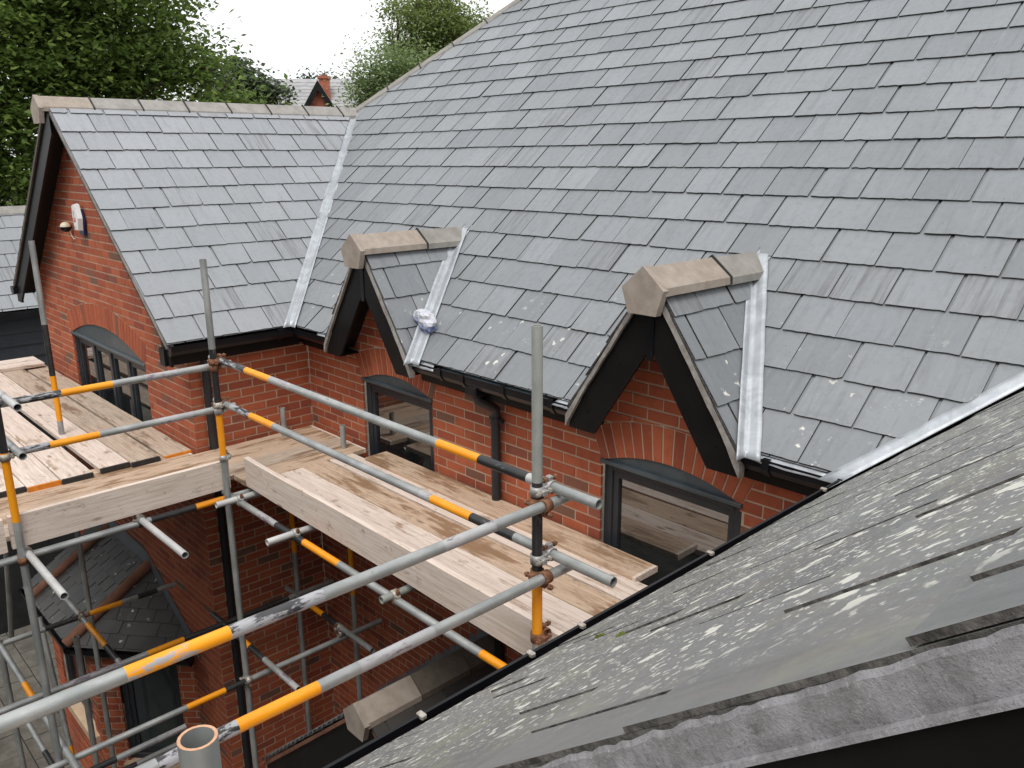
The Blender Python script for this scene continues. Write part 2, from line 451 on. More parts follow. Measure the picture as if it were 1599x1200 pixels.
def px(P):
    d = P.dot(FWD)
    if d < .05: return None
    return 799.5 + FPX * P.dot(RGT) / d, 600 - FPX * P.dot(UPV) / d
def shown(pts):
    q = [px(p) for p in pts]
    if any(x is None for x in q): return 0.0
    x0, x1 = max(0, min(x[0] for x in q)), min(1599, max(x[0] for x in q))
    y0, y1 = max(0, min(x[1] for x in q)), min(1200, max(x[1] for x in q))
    if x1 <= x0 or y1 <= y0: return 0.0
    return area(q)
LIMIT = 300
def lay(pieces, name, many_name, mat, parent, fr, limit=LIMIT):
    """pieces: (poly2d, top height function, thickness, origin) -> largest as objects, the rest as one part"""
    pw = parent.matrix_world if False else PW[parent.name]
    W = pw @ fr if fr is not None else pw
    mats = [mat, 'slate_edge_near' if mat == 'slate_near' else 'slate_edge'] if mat.startswith('slate') else [mat]
    sc = []
    for k, pc in enumerate(pieces):
        poly = pc[0]
        sc.append((shown([W @ Vector((p[0], p[1], 0)) for p in poly]), k))
    sc.sort(reverse=True)
    solo = {k for a, k in sc[:limit] if a > 45}
    cache = {}
    rest = MB()
    for k, (poly, hf, th, full) in enumerate(pieces):
        n = len(poly)
        if k in solo:
            cx = sum(p[0] for p in poly) / n; cy = min(p[1] for p in poly)
            if full is not None and full[0] in cache:
                me = cache[full[0]]; cx, cy = full[1]
            else:
                if full is not None: cx, cy = full[1]
                b = MB()
                top = [Vector((p[0] - cx, p[1] - cy, hf(p[0], p[1]))) for p in poly]
                b.prism(top, (0, 0, -th), back=False, side=len(mats) - 1)
                me = bpy.data.meshes.new(name); me.from_pydata(b.v, [], b.f); [me.materials.append(M[x]) for x in mats]; me.polygons.foreach_set('material_index', b.mi); me.update()
                if full is not None: cache[full[0]] = me
            o = link(name, me, parent, Matrix.Translation((cx, cy, 0)) @ Matrix.Rotation(0, 4, 'Z'))
        else:
            rest.prism([Vector((p[0], p[1], hf(p[0], p[1]))) for p in poly], (0, 0, -th), r=rnd(), back=False, side=len(mats) - 1)
    if rest.f:
        rest.build(many_name, mats, parent, None, 'stuff', rn=True, recalc=False)
PW = {}
def part(name, mb, mat, parent, fr=None):
    o = mb.build(name, mat, parent, fr)
    PW[o.name] = (PW.get(parent.name, Matrix()) @ (fr or Matrix()))
    return o
def ccw(poly):
    return poly if sum(p[0] * q[1] - q[0] * p[1] for p, q in zip(poly, poly[1:] + poly[:1])) > 0 else poly[::-1]

# ------------------------------------------------------------------ dimensions (metres, camera at the origin)
GZ = -6.60                                   # ground
T41, C41 = tan(RAD(40.7)), cos(RAD(40.7))
S41 = sin(RAD(40.7))
YW, YE, ZE = 3.70, 3.50, -1.387              # main wall, main eaves
XS, XE = -6.64, -6.49                        # wing side wall, wing eaves
YG, YV = 2.59, 2.38                          # wing gable wall, wing verge
XR = -8.71                                   # wing ridge
ZR = ZE + (XE - XR) * T41
X0 = -1.45                                   # near roof eaves
PN = RAD(40.3); TN, CN, SN = tan(PN), cos(PN), sin(PN)
XNW = -1.22                                  # side wall of the near wing
NV = 0.432                                   # near verge
DORM = (-5.285, -2.60)                       # ridge x of the two gablets
DT = tan(RAD(56)); DZ = -.60; DH = (DZ - ZE) / DT
DYV = 3.42                                   # gablet verge plane
ZP = -2.362                                  # scaffold deck

# ------------------------------------------------------------------ ground
g = MB(); g.add([(-400, -400, GZ), (400, -400, GZ), (400, 400, GZ), (-400, 400, GZ)], [(0, 1, 2, 3)])
o = g.build('ground', 'soil'); o['kind'] = 'structure'
pav = MB(); pav.add([(-14, -3, GZ + .004), (-1, -3, GZ + .004), (-1, 3.7, GZ + .004), (-14, 3.7, GZ + .004)], [(0, 1, 2, 3)])
pav = pav.build('pavement', 'soil'); pav['kind'] = 'structure'
PW['pavement'] = Matrix()
pcs = []
for i in range(22):
    for j in range(11):
        x = -13.6 + i * .45 + (.22 if j % 2 else 0); y = -1.2 + j * .45
        if x > -5.0: continue
        e = .006
        hz = ru(.03, .036)
        pcs.append(([(x + e, y + e), (x + .45 - e, y + e), (x + .45 - e, y + .45 - e), (x + e, y + .45 - e)], (lambda u, v, h=hz: GZ + h), .03, None))
lay(pcs, 'paving_slab', 'paving_slabs', 'paving', pav, None)

# ------------------------------------------------------------------ the building
B = thing('brick_building', 'red brick building with grey slate roofs, two small gablets and a gabled wing', 'building')
PW[B.name] = Matrix()

def slate_poly(u, v, w, L, seed):
    """one slate: ragged tail, slightly worn sides"""
    rr = random.Random(seed)
    n = 11
    tail = [(u + w * i / n, v + rr.uniform(-.0022, .0022) + (.004 if rr.random() < .08 else 0)) for i in range(n + 1)]
    if rr.random() < .14:
        if rr.random() < .5: tail[0] = (u + .012 * rr.random(), v + .022 * rr.random())
        else: tail[-1] = (u + w - .012 * rr.random(), v + .022 * rr.random())
    return tail + [(u + w - rr.uniform(0, .0015), v + L * .5), (u + w, v + L), (u, v + L), (u + rr.uniform(0, .0015), v + L * .5)]
def slates(u0, u1, vmax, halfs, gauge=.25, width=.3, holes=(), gap=.0042, th=.0075, tilt=.046, ustart=0.0, vstart=0.0):
    out = []; j = -1; L = gauge * 2.06; k = 0          # j = -1 is the under-eaves course
    H = tilt * L + .006
    while vstart + j * gauge < vmax:
        v = vstart + j * gauge
        i = math.floor((u0 - ustart) / width) - 1
        while True:
            u = ustart + i * width + (width / 2 if j % 2 else 0) + ru(-.006, .006)
            if u > u1: break
            i += 1; k += 1
            w = width - gap * 2 + ru(-.005, .002)
            dv = ru(-.004, .004)
            poly = slate_poly(u + gap, v + dv, w, L, k)
            twist = ru(-.006, .006); um = u + w / 2
            lift = ru(0, .0025)
            hf = lambda a, b, v=v, t=twist, um=um, l=lift: H - (b - v) * tilt + (a - um) * t * .6 + l
            lst = [poly]
            for (ua, va, du, half) in holes:   # triangular opening: apex (ua,va), base half width du at v=0
                nl = []
                for p in lst:
                    us = [q[0] for q in p]; vs = [q[1] for q in p]
                    if max(us) < ua - du - .3 or min(us) > ua + du + .3 or min(vs) > va + .05: nl.append(p); continue
                    s_ = du / va
                    # left edge u = ua - du + s v ; right edge u = ua + du - s v
                    a = clip(clip(p, 1, -s_, ua - du - half[0]), 1, 0, ua)
                    s2 = (du + half[1] - .04) / va
                    b = clip(clip(p, -1, -s2, -(ua + du + half[1])), -1, 0, -ua)
                    nl += [q for q in (a, b) if len(q) > 2]
                lst = nl
            for p in lst:
                for (a, b, c_) in halfs:
                    p = clip(p, a, b, c_)
                    if len(p) < 3: break
                if len(p) > 2 and area(p) > .0008:
                    out.append((p, hf, th, None))
        j += 1
    return out
def deck(poly, z=-.004, th=.03):
    b = MB(); b.prism([Vector((p[0], p[1], z)) for p in ccw(poly)], (0, 0, -th)); return b

# ---- main roof
FR_MAIN = frame((0, YE, ZE), (1, 0, 0), (0, C41, S41))
vr = (ZR - ZE) / S41                          # v where the wing ridge meets
VTOP = 8.2
uh = lambda v: XR + (v - vr) * C41            # hip
mainpoly = [(XE, 0), (X0, 0), (X0 + VTOP * C41, VTOP), (uh(VTOP), VTOP), (XR, vr)]
va = (DZ - ZE) / S41
# deck built as pieces leaving the gablet triangles open is not needed: it lies under the gablet roofs
mainpoly = [(XE, 0)] + [q for x in DORM for q in ((x - DH, 0), (x, va), (x + DH, 0))] + mainpoly[1:]
main_roof = part('main_roof', deck(mainpoly), 'underlay', B, FR_MAIN)
halfs = [(-1, -C41, -(XE + .075)), (-1, C41, -(uh(0) + .02)), (1, -C41, X0 - .09), (0, -1, .035)]
holes = [(x, va, DH, (-.0, .11)) for x in DORM]
lay(slates(-9, 8, 7.9, halfs, holes=holes, vstart=-.03, ustart=.06), 'slate', 'slates', 'slate_main', main_roof, None)

# ---- wing roof (the slope that faces the courtyard) and its far slope
FR_WING = frame((XE, 0, ZE), (0, 1, 0), (-C41, 0, S41))
vrid = (XE - XR) / C41
wing_roof = part('wing_roof', deck([(YV + .01, 0), (YE, 0), (YE + vrid * C41, vrid), (YV + .01, vrid)]), 'underlay', B, FR_WING)
halfs = [(-1, 0, -YV), (1, -C41, YE - .075), (0, 1, vrid - .03), (0, -1, .035)]
lay(slates(YV - .4, 6.2, vrid, halfs, vstart=-.03, ustart=YV), 'slate', 'slates', 'slate_wing', wing_roof, None)
FR_WFAR = frame((2 * XR - XE, 0, ZE), (0, -1, 0), (C41, 0, S41))
far_slope = part('wing_far_slope', deck([(-YV - .01, 0), (-YV - .01, vrid), (-(6.5), vrid), (-6.5, 0)]), 'underlay', B, FR_WFAR)
lay(slates(-6.6, -YV, vrid, [(1, 0, -YV), (0, 1, vrid - .03), (0, -1, .035), (-1, 0, 6.5)], vstart=-.03), 'slate', 'slates', 'slate_wing', far_slope, None, 0)

# ---- near roof
FR_NEAR = frame((X0, 0, ZE), (0, -1, 0), (CN, 0, SN))
near_roof = part('near_roof', deck([(-NV - .02, 0), (-NV - .02, 4.2), (-YE - 4.2 * CN, 4.2), (-YE, 0)]), 'underlay', B, FR_NEAR)
halfs = [(1, 0, -NV), (-1, -CN, YE - .06), (0, -1, .035), (0, 1, 4.2)]
lay(slates(-8, -NV + .2, 4.2, halfs, vstart=-.03, ustart=-NV - .24, tilt=.024, gap=.006, th=.0055), 'slate', 'slates', 'slate_near', near_roof, None)
# bedded mortar at the near verge
b = MB()
n = 420
rr = random.Random(5)
prev = None
rows = []
for i in range(n + 1):
    v = -.02 + 4.1 * i / n
    wob = .0025 * mnoise.noise((v * 9, 0, 0)) + .0012 * mnoise.noise((v * 31, 3, 0)) + .002 * mnoise.noise((v * 90, 3, 5))
    top = .0095 + .0025 * mnoise.noise((v * 11, 7, 1)) + .0025 * mnoise.noise((v * 53, 7, 1)) + .0025 * mnoise.noise((v * 140, 1, 4))
    rows.append([(-NV - .05, v, -.004), (-NV + .001 + wob * .3, v, top), (-NV + .0045 + wob * .5, v, top - .004), (-NV + .006 + wob * .5, v, -.012), (-NV + .006 + wob * .4, v, -.020), (-NV + .010 + wob * .2, v, -.021), (-NV + .011 + wob * .2, v, -.0245), (-NV - .05, v, -.0245)])
k = len(rows[0])
vs = [p for r_ in rows for p in r_]
fs = [(i * k + a, i * k + (a + 1) % k, (i + 1) * k + (a + 1) % k, (i + 1) * k + a) for i in range(n) for a in range(k)]
b.add(vs, fs, 0, 0, False)
b.build('verge_mortar', 'verge_mortar', near_roof)
b = MB(); b.box((-NV - .05, -.02, -.26), (-NV + .004, 4.1, -.0265)); b.build('barge_board', 'black_board', near_roof)
for (u, v, s) in ((-1.18, .62, .008), (-1.02, .86, .006)):
    b = MB()
    for q in range(14):
        a = Vector((u + ru(-s, s) * .7, v + ru(-s, s) * 1.6, .027)); h = ru(.002, .005)
        b.add([a + Vector((-h, -h, 0)), a + Vector((h, -h, 0)), a + Vector((0, h, 0)), a + Vector((0, 0, h * 1.4))], [(0, 1, 3), (1, 2, 3), (2, 0, 3)])
    b.build('moss_tuft', 'moss', near_roof)

# ---- ridge tiles
def ridge_tile(a, d, up, side, length, mat, parent, closed=False, w=.125, drop=.1, th=.028):
    """angular ridge tile from point a along d"""
    a = Vector(a); d = Vector(d).normalized(); up = Vector(up).normalized(); side = Vector(side).normalized()
    b = MB()
    prof = [(0, th * .9), (w, -drop + th), (w + .004, -drop - .012), (w - .012, -drop - .014), (0, -.004), (-w + .012, -drop - .014), (-w - .004, -drop - .012), (-w, -drop + th)]
    b.extrude(prof, a, a + d * length, side, up)
    if closed:
        pent = [(0, th * .9 + .008), (w + .008, -drop + th * .6), (w - .035, -drop - .115), (-w + .035, -drop - .115), (-w - .008, -drop + th * .6)]
        b.extrude(pent, a - d * .03, a + d * .012, side, up)
    return b.build('ridge_tile', mat, parent)
def union(a, up, side, d, parent, w=.125, drop=.1, th=.028):
    b = MB()
    prof = [(0, th + .012), (w + .008, -drop + th + .004), (w + .01, -drop - .01), (w, -drop - .012), (0, th * .4), (-w, -drop - .012), (-w - .01, -drop - .01), (-w - .008, -drop + th + .004)]
    b.extrude(prof, Vector(a) - Vector(d) * .006, Vector(a) + Vector(d) * .006, side, up)
    b.build('ridge_union', 'black_joint', parent)
y = YV - .06; k = 0
yend = YE + (ZR - ZE) / T41 + .02
while y < yend - .1:
    L = min(.448, yend - y)
    ridge_tile((XR, y, ZR + .012), (0, 1, 0), (0, 0, 1), (1, 0, 0), L - .008, 'ridge_buff' if k == 0 else 'ridge_tile', wing_roof, closed=(k == 0))
    y += .448; k += 1
    if y < yend - .1:
        union((XR, y - .004, ZR + .012), (0, 0, 1), (1, 0, 0), (0, 1, 0), wing_roof)
for o in wing_roof.children:
    if o.name.startswith('ridge'): o.matrix_parent_inverse = FR_WING.inverted()
# hip tiles
hd = Vector((1, 1, T41)).normalized(); hs = Vector((1, -1, 0)).normalized(); hu = hs.cross(hd)
if hu.z < 0: hu = -hu
p = Vector((XR, yend - .02, ZR + .02)); hl = 0
while hl < 9:
    o = ridge_tile(p + hd * hl, hd, hu, hs, .442, 'ridge_grey', main_roof, w=.085, drop=.05); o.matrix_parent_inverse = FR_MAIN.inverted()
    union(p + hd * (hl + .446), hu, hs, hd, main_roof, .085, .05)
    hl += .45
for o in main_roof.children:
    if o.name.startswith('ridge_union'): o.matrix_parent_inverse = FR_MAIN.inverted()

# ---- lead valleys
def lead_strip(pa, pb, wa, wb, na, parent, name='lead_valley', inv=None, fold=.012, up=Vector((0, 0, 1)), n=40, seed=1):
    """folded strip from pa to pb with half widths along wa (left) and wb (right)"""
    pa, pb, wa, wb = Vector(pa), Vector(pb), Vector(wa), Vector(wb)
    rows = []
    for i in range(n + 1):
        t = i / n; p = pa.lerp(pb, t)
        j = lambda s: mnoise.noise((t * 9 + s, seed * 7.3, s)) 
        row = []
        for q, (dv, f) in enumerate(((wa, 1.0), (wa, .66), (wa, .33), (wa, .05), (wa * 0, 0), (wb, .05), (wb, .33), (wb, .66), (wb, 1.0))):
            e = 1 + (.05 * j(q) + .015 * mnoise.noise((t * 40, q, seed)) if f == 1 else 0)
            h = .004 * j(q * 3.1) + (fold if f == 0 else 0)
            row.append(p + dv * f * e + up * h)
        rows.append(row)
    b = MB(); k = len(rows[0])
    b.add([x for r_ in rows for x in r_], [(i * k + a, i * k + a + 1, (i + 1) * k + a + 1, (i + 1) * k + a) for i in range(n) for a in range(k - 1)], 0, 0, True)
    o = b.build(name, 'lead', parent)
    sol = o.modifiers.new('thick', 'SOLIDIFY'); sol.thickness = .0025
    if inv is not None: o.matrix_parent_inverse = inv
    return o
Vm = Vector((0, C41, S41)); Vw = Vector((-C41, 0, S41)); Vn = Vector((CN, 0, SN)); UX = Vector((1, 0, 0)); UY = Vector((0, 1, 0))
Nm = Vector((0, -S41, C41)); Nw = Vector((S41, 0, C41)); Nn = Vector((-SN, 0, CN))
lift = (Nm + Nw).normalized() * .036
vtop = Vector((XR, yend - .02, ZR))
vbot = Vector((XE, YE, ZE))
lead_strip(vbot + Vector((.06, -.06, -.04)) + lift, vtop + lift - Vector((0, 0, .03)), -UY * .075, UX * .075, None, main_roof, inv=FR_MAIN.inverted(), up=Vector((.4, -.4, .8)), fold=.01, seed=2)
# near valley
lift = (Nm + Nn).normalized() * .012
nv0 = Vector((X0, YE, ZE)); nv1 = nv0 + Vector((1, 1, T41)) * 4.0
lead_strip(nv0 + Vector((-.08, -.08, -.045)) + lift, nv1 + lift, -UX * .085, -UY * .11, None, main_roof, inv=FR_MAIN.inverted(), up=Vector((-.4, -.4, .8)), fold=-.008, seed=3, n=70)
# apron lead at the main eaves either side
def lead_patch(pts, parent, inv, seed, up=(0, -.4, .9), sub=8):
    a, b_, c_, d = [Vector(p) for p in pts]; up = Vector(up)
    vs = []
    for i in range(sub + 1):
        for j in range(sub + 1):
            p = a.lerp(b_, i / sub).lerp(d.lerp(c_, i / sub), j / sub)
            e = (i in (0, sub) or j in (0, sub))
            vs.append(p + up * (.006 * mnoise.noise((i * .9 + seed, j * .9, seed))) + ((b_ - a).normalized() * .012 * mnoise.noise((j * 1.7, i, seed * 3)) + (d - a).normalized() * .012 * mnoise.noise((i * 1.7, j + 9, seed)) if e else Vector()))
    m_ = MB(); k = sub + 1
    m_.add(vs, [(i * k + j, i * k + j + 1, (i + 1) * k + j + 1, (i + 1) * k + j) for i in range(sub) for j in range(sub)], 0, 0, True)
    o = m_.build('lead_apron', 'lead', parent); o.modifiers.new('thick', 'SOLIDIFY').thickness = .0025
    o.matrix_parent_inverse = inv
    return o
INV = FR_MAIN.inverted()
def onmain(x, v, h): return Vector((x, YE, ZE)) + Vm * v + Nm * h
lead_patch([onmain(DORM[1] + DH + .03, -.075, .006), onmain(X0 - .12, -.075, .006), onmain(X0 - .16, .06, .012), onmain(DORM[1] + DH + .02, .06, .012)], main_roof, INV, 4)
lead_patch([onmain(DORM[0] + DH + .0, -.085, .004), onmain(DORM[0] + DH + .30, -.085, .004), onmain(DORM[0] + DH + .22, .06, .012), onmain(DORM[0] + DH - .03, .10, .014)], main_roof, INV, 5)
lead_patch([onmain(DORM[1] - DH - .19, -.08, .006), onmain(DORM[1] - DH - .0, -.08, .006), onmain(DORM[1] - DH + .03, .10, .02), onmain(DORM[1] - DH - .06, .10, .014)], main_roof, INV, 6)
lead_patch([onmain(DORM[0] - DH - .22, -.06, .006), onmain(DORM[0] - DH + .0, -.06, .006), onmain(DORM[0] - DH + .03, .08, .02), onmain(DORM[0] - DH - .22, .05, .014)], main_roof, INV, 7)

# ---- gablets
def gablet(xc, idx):
    d0 = (DZ - ZE) / T41                      # run of the ridge into the roof
    yb = YE + d0
    ht = DT
    cd, sd = cos(RAD(56)), sin(RAD(56))
    LS = DH / cd                              # slope length at the eaves
    root = None
    for sgn in (1, -1):
        if sgn == 1:                          # slope facing +X
            F = frame((xc + DH, 0, ZE), (0, 1, 0), (-cd, 0, sd))
            pol = [(DYV + .01, -.03), (YE, -.03), (yb, LS), (DYV + .01, LS)]
            hf_ = [(-1, 0, -DYV), (1, -(d0 / LS), YE - .065), (0, 1, LS - .02), (0, -1, .05)]
            us, u0, u1 = DYV - .02, DYV - .4, yb
        else:
            F = frame((xc - DH, 0, ZE), (0, -1, 0), (cd, 0, sd))
            pol = [(-DYV - .01, -.03), (-YE, -.03), (-yb, LS), (-DYV - .01, LS)]
            hf_ = [(1, 0, -DYV), (-1, -(d0 / LS), YE - .03), (0, 1, LS - .02), (0, -1, .05)]
            us, u0, u1 = -DYV - .3, -yb - .1, -DYV + .2
        if root is None:
            root = part('gablet', deck(pol, -.004, .02), 'underlay', B, F); F0 = F
            lay(slates(u0, u1, LS, hf_, ustart=us + .12, vstart=-.04, gauge=.25), 'slate', 'slates', 'slate_main', root, None)
            rw = F
        else:
            # far slope: sub-parts kept in world space
            pcs = slates(u0, u1, LS, hf_, ustart=us, vstart=-.04, gauge=.25)
            b = MB(); b.prism([F @ Vector((p[0], p[1], -.004)) for p in ccw(pol)], F.to_3x3() @ Vector((0, 0, -.02)))
            o = b.build('roof_board', 'underlay', root); o.matrix_parent_inverse = F0.inverted()
            for (poly, hf, th, _) in pcs:
                b = MB(); b.prism([F @ Vector((p[0], p[1], hf(*p))) for p in poly], F.to_3x3() @ Vector((0, 0, -th)), side=1)
                o = b.build('slate', ['slate_main', 'slate_edge'], root); o.matrix_parent_inverse = F0.inverted()
    inv = F0.inverted()
    def sub(name, mb, mat):
        o = mb.build(name, mat, root); o.matrix_parent_inverse = inv; return o
    # barge boards (black), undercloak strip along the verge, soffit
    apex = DZ - .012
    for s in (1, -1):
        h = .235                               # vertical height of the board
        ext = DH + .035
        zl = apex - ext * ht
        zf = ZE - .15; xi = (apex - .02 - h * 1.45 - zf) / ht
        pts = [(xc + .002 * s, apex - .02), (xc + s * ext, zl - .02), (xc + s * ext, zf), (xc + s * xi, zf), (xc + .002 * s, apex - .02 - h * 1.45)]
        q = [Vector((a, DYV + .015, c_)) for a, c_ in pts]
        if s == -1: q = q[::-1]
        sub('barge_board', MB().prism(q, (0, .02, 0)), 'black_board')
        # soffit under the verge
        q2 = [Vector((xc, DYV + .036, apex - .05)), Vector((xc + s * ext, DYV + .036, zl - .05)), Vector((xc + s * ext, YW - .003, zl - .05)), Vector((xc, YW - .003, apex - .05))]
        sub('soffit', MB().prism(q2, (0, 0, -.02)), 'black_board')
        # undercloak: ragged pale strip
        rr_ = random.Random(idx * 10 + s); n_ = 14
        top = []; bot = []
        for i in range(n_ + 1):
            t = i / n_; x = xc + s * (.02 + (ext - .005) * t); z = apex + .004 - (.02 + (ext - .005) * t) * ht
            lo_ = .030 + rr_.uniform(-.004, .006) + (.03 * max(0, t - .8) / .2)
            top.append(Vector((x, DYV - .006, z + .012))); bot.append(Vector((x, DYV - .010, z - lo_)))
        vs = top + bot + [p + Vector((0, .05, 0)) for p in top] + [p + Vector((0, .05, 0)) for p in bot]
        k_ = n_ + 1
        fs = []
        for i in range(n_):
            fs += [(i, i + 1, k_ + i + 1, k_ + i), (i, 2 * k_ + i, 2 * k_ + i + 1, i + 1), (k_ + i, k_ + i + 1, 3 * k_ + i + 1, 3 * k_ + i), (2 * k_ + i, 3 * k_ + i, 3 * k_ + i + 1, 2 * k_ + i + 1)]
        fs += [(0, k_, 3 * k_, 2 * k_), (n_, 2 * k_ + n_, 3 * k_ + n_, k_ + n_)]
        sub('undercloak', MB().add(vs, fs), 'undercloak')
        # screw heads
        for f_ in (.38, .75):
            x = xc + s * ext * f_; z = apex - .02 - abs(x - xc) * ht - .15
            b = MB(); b.tube([(x, DYV + .016, z), (x, DYV + .011, z)], .008, 8); sub('screw_head', b, 'black_plastic')
    b = MB(); b.box((xc - .022, DYV + .010, apex - .43), (xc + .022, DYV + .0145, apex - .1)); sub('joint_strip', b, 'black_plastic')
    # ridge tiles
    y = DYV - .04
    L1 = (yb + .05 - y) * .54
    ridge_tile((xc, y, DZ + .03), (0, 1, 0), (0, 0, 1), (1, 0, 0), L1 - .006, 'ridge_buff', root, True).matrix_parent_inverse = inv
    ridge_tile((xc, y + L1, DZ + .026), (0, 1, 0), (0, 0, 1), (1, 0, 0), yb + .0 - y - L1, 'ridge_grey', root).matrix_parent_inverse = inv
    union((xc, y + L1 - .003, DZ + .03), (0, 0, 1), (1, 0, 0), (0, 1, 0), root)
    for o in root.children:
        if o.name.startswith('ridge_union'): o.matrix_parent_inverse = inv
    # lead valley on the right-hand side and a saddle behind the ridge
    nd = Vector((sd, 0, cd))
    li = (Nm + nd).normalized() * .040
    vb = Vector((xc + DH, YE, ZE)); vt = Vector((xc, yb, DZ))
    lead_strip(vb + Vector((.055, -.07, -.06)) + li, vt + li + Vector((-.02, .01, .01)), -UY * .07 + Vector((-.004, 0, .0)), UX * .085, None, root, inv=inv, up=Vector((.3, -.4, .8)), fold=.006, seed=11 + idx, n=30)
    lead_strip(Vector((xc - DH, YE, ZE)) + li * 0 + Vector((0, -.05, -.03)), vt + Vector((0, 0, .0)), -UX * .04, -UY * .05, None, root, inv=inv, seed=15 + idx, n=20)
    lead_patch([onmain(xc - .10, va - .06, .03), onmain(xc + .115, va - .16, .03), onmain(xc + .10, va + .07, .022), onmain(xc - .04, va + .07, .022)], root, inv, 21 + idx)
    return root
gab = [gablet(x, i) for i, x in enumerate(DORM)]

# ------------------------------------------------------------------ brickwork
CH, CL = .0732, .2196
def brick_pieces(cells, jt=.0047):
    out = []
    return out
def brick_wall(name, fr, u0, u1, v0, v1, clips=(), openings=(), regions=None, zphase=0.0, uphase=0.0, limit=LIMIT):
    """stretcher bond in the frame fr (u along, v up, n out); returns the wall part with its bricks"""
    mort = MB(); pieces = []
    a_ = .0062
    def emit(cell, inner, full=None):
        if len(inner) < 3 or area(inner) < .0006: return
        h0 = ru(-.0015, .0015); t1 = ru(-.008, .008)
        cx = sum(p[0] for p in inner) / len(inner)
        pieces.append((ccw(inner), (lambda u, v, h0=h0, t=t1, cx=cx: .0 + h0 + (u - cx) * t), .02, full))
    def cutlist(poly):
        """apply the openings; returns list of polygons"""
        lst = [poly]
        for (xc, w, zs, rise, zb) in openings:
            R = (w * w / 4 + rise * rise) / (2 * rise); zc = zs + rise - R; Ro = R + .222
            th = math.asin(min(.999, w / 2 / R))
            if rise < .02: Ro = R
            nl = []
            for p in lst:
                um = sum(q[0] for q in p) / len(p); vm = sum(q[1] for q in p) / len(p)
                if abs(um - xc) > w / 2 + .55 or vm < zb - .2 or vm > zs + rise + .5: nl.append(p); continue
                if vm < zs:
                    if vm < zb: nl.append(p); continue
                    A = clip(p, 1, 0, xc - w / 2); C_ = clip(p, -1, 0, -(xc + w / 2))
                    nl += [q for q in (A, C_) if len(q) > 2]
                else:
                    if rise < .02:
                        nl.append(p); continue
                    ang = max(-th, min(th, math.atan2(um - xc, vm - zc)))
                    s_, c_ = sin(ang), cos(ang)
                    mid = p
                    for sg in (1, -1):
                        nx, nz = sg * cos(th), -sin(th)      # radial line at the end of the ring
                        d_ = nx * xc + nz * zc
                        q = clip(p, -nx, -nz, -d_)
                        if len(q) > 2: nl.append(q)
                        if len(mid) > 2: mid = clip(mid, nx, nz, d_)
                    if len(mid) > 2:
                        q = clip(mid, -s_, -c_, -(s_ * xc + c_ * zc + Ro))
                        if len(q) > 2: nl.append(q)
            lst = nl
        return lst
    j = 0
    while v0 + j * CH < v1:
        v = v0 + j * CH
        off = (CL / 2 if j % 2 else 0) + uphase
        i = math.floor((u0 - off) / CL) - 1
        while off + i * CL < u1:
            u = off + i * CL; i += 1
            k = 4
            e = ru(-.0015, .0015)
            cell = [(u + CL * q / k, v) for q in range(k + 1)] + [(u + CL * (k - q) / k, v + CH) for q in range(k + 1)]
            inn = [(u + a_, v + a_), (u + CL - a_, v + a_ + e), (u + CL - a_ + e, v + CH - a_), (u + a_, v + CH - a_ - e)]
            regs = regions(v + CH / 2) if regions else [()]
            for rg in regs:
                for src, isb in ((cell, 0), (inn, 1)):
                    p = clip(clip(src, -1, 0, -(u0 + (a_ * .4 if isb else 0))), 1, 0, u1 - (a_ * .4 if isb else 0))
                    for (a, b_, c_) in tuple(clips) + tuple(rg):
                        if len(p) > 2: p = clip(p, a, b_, c_)
                    if len(p) < 3: continue
                    for q in cutlist(p):
                        if isb:
                            # keep a joint next to an arch or jamb
                            emit(None, q)
                        else:
                            mort.add([(x, y_, -.0035) for x, y_ in ccw(q)], [tuple(range(len(q)))])
        j += 1
    # voussoirs
    arch = []
    for (xc, w, zs, rise, zb) in openings:
        if rise < .02: continue
        R = (w * w / 4 + rise * rise) / (2 * rise); zc = zs + rise - R; Ro = R + .215
        th = math.asin(min(.999, w / 2 / R))
        n_ = max(9, round(2 * th * (R + .1) / .0725))
        for q in range(n_):
            for isb in (0, 1):
                g_ = (.006 if isb else 0)
                t0, t1 = -th + 2 * th * q / n_, -th + 2 * th * (q + 1) / n_
                d0, d1 = g_ / R, g_ / Ro
                ri, ro = R + (.001 if isb else 0), Ro + (0 if isb else .008)
                tm = (t0 + t1) / 2
                poly = [(xc + ri * sin(t0 + d0), zc + ri * cos(t0 + d0)), (xc + ri * sin(t1 - d0), zc + ri * cos(t1 - d0)), (xc + ro * sin(t1 - d1), zc + ro * cos(t1 - d1)), (xc + ro * sin(t0 + d1), zc + ro * cos(t0 + d1))]
                if isb:
                    h0 = ru(-.001, .0015)
                    arch.append((ccw(poly), (lambda u, v, h=h0: h), .02, None))
                else:
                    mort.add([(x, y_, -.0035) for x, y_ in ccw(poly)], [(0, 1, 2, 3)])
    wall = part(name, mort, 'mortar', B, fr)
    lay(arch, 'arch_brick', 'arch_bricks', 'brick', wall, None)
    lay(pieces, 'brick', 'bricks', 'brick', wall, None, limit)
    return wall

# main wall: openings (centre, width, springing, rise, sill)
ZSILL = -2.95
OPEN_MAIN = [(-5.30, .95, -1.785, .10, ZSILL), (-2.65, .985, -1.808, .10, ZSILL)]
FR_MW = frame((0, YW, 0), (1, 0, 0), (0, 0, 1))
def main_regions(z):
    if z < -1.50: return [()]
    return [((DT, 1, (DZ - .06) + DT * x), (-DT, 1, (DZ - .06) - DT * x)) for x in DORM]
main_wall = brick_wall('main_wall', FR_MW, XS, XNW, GZ, -.6, (), OPEN_MAIN, main_regions, uphase=.05)
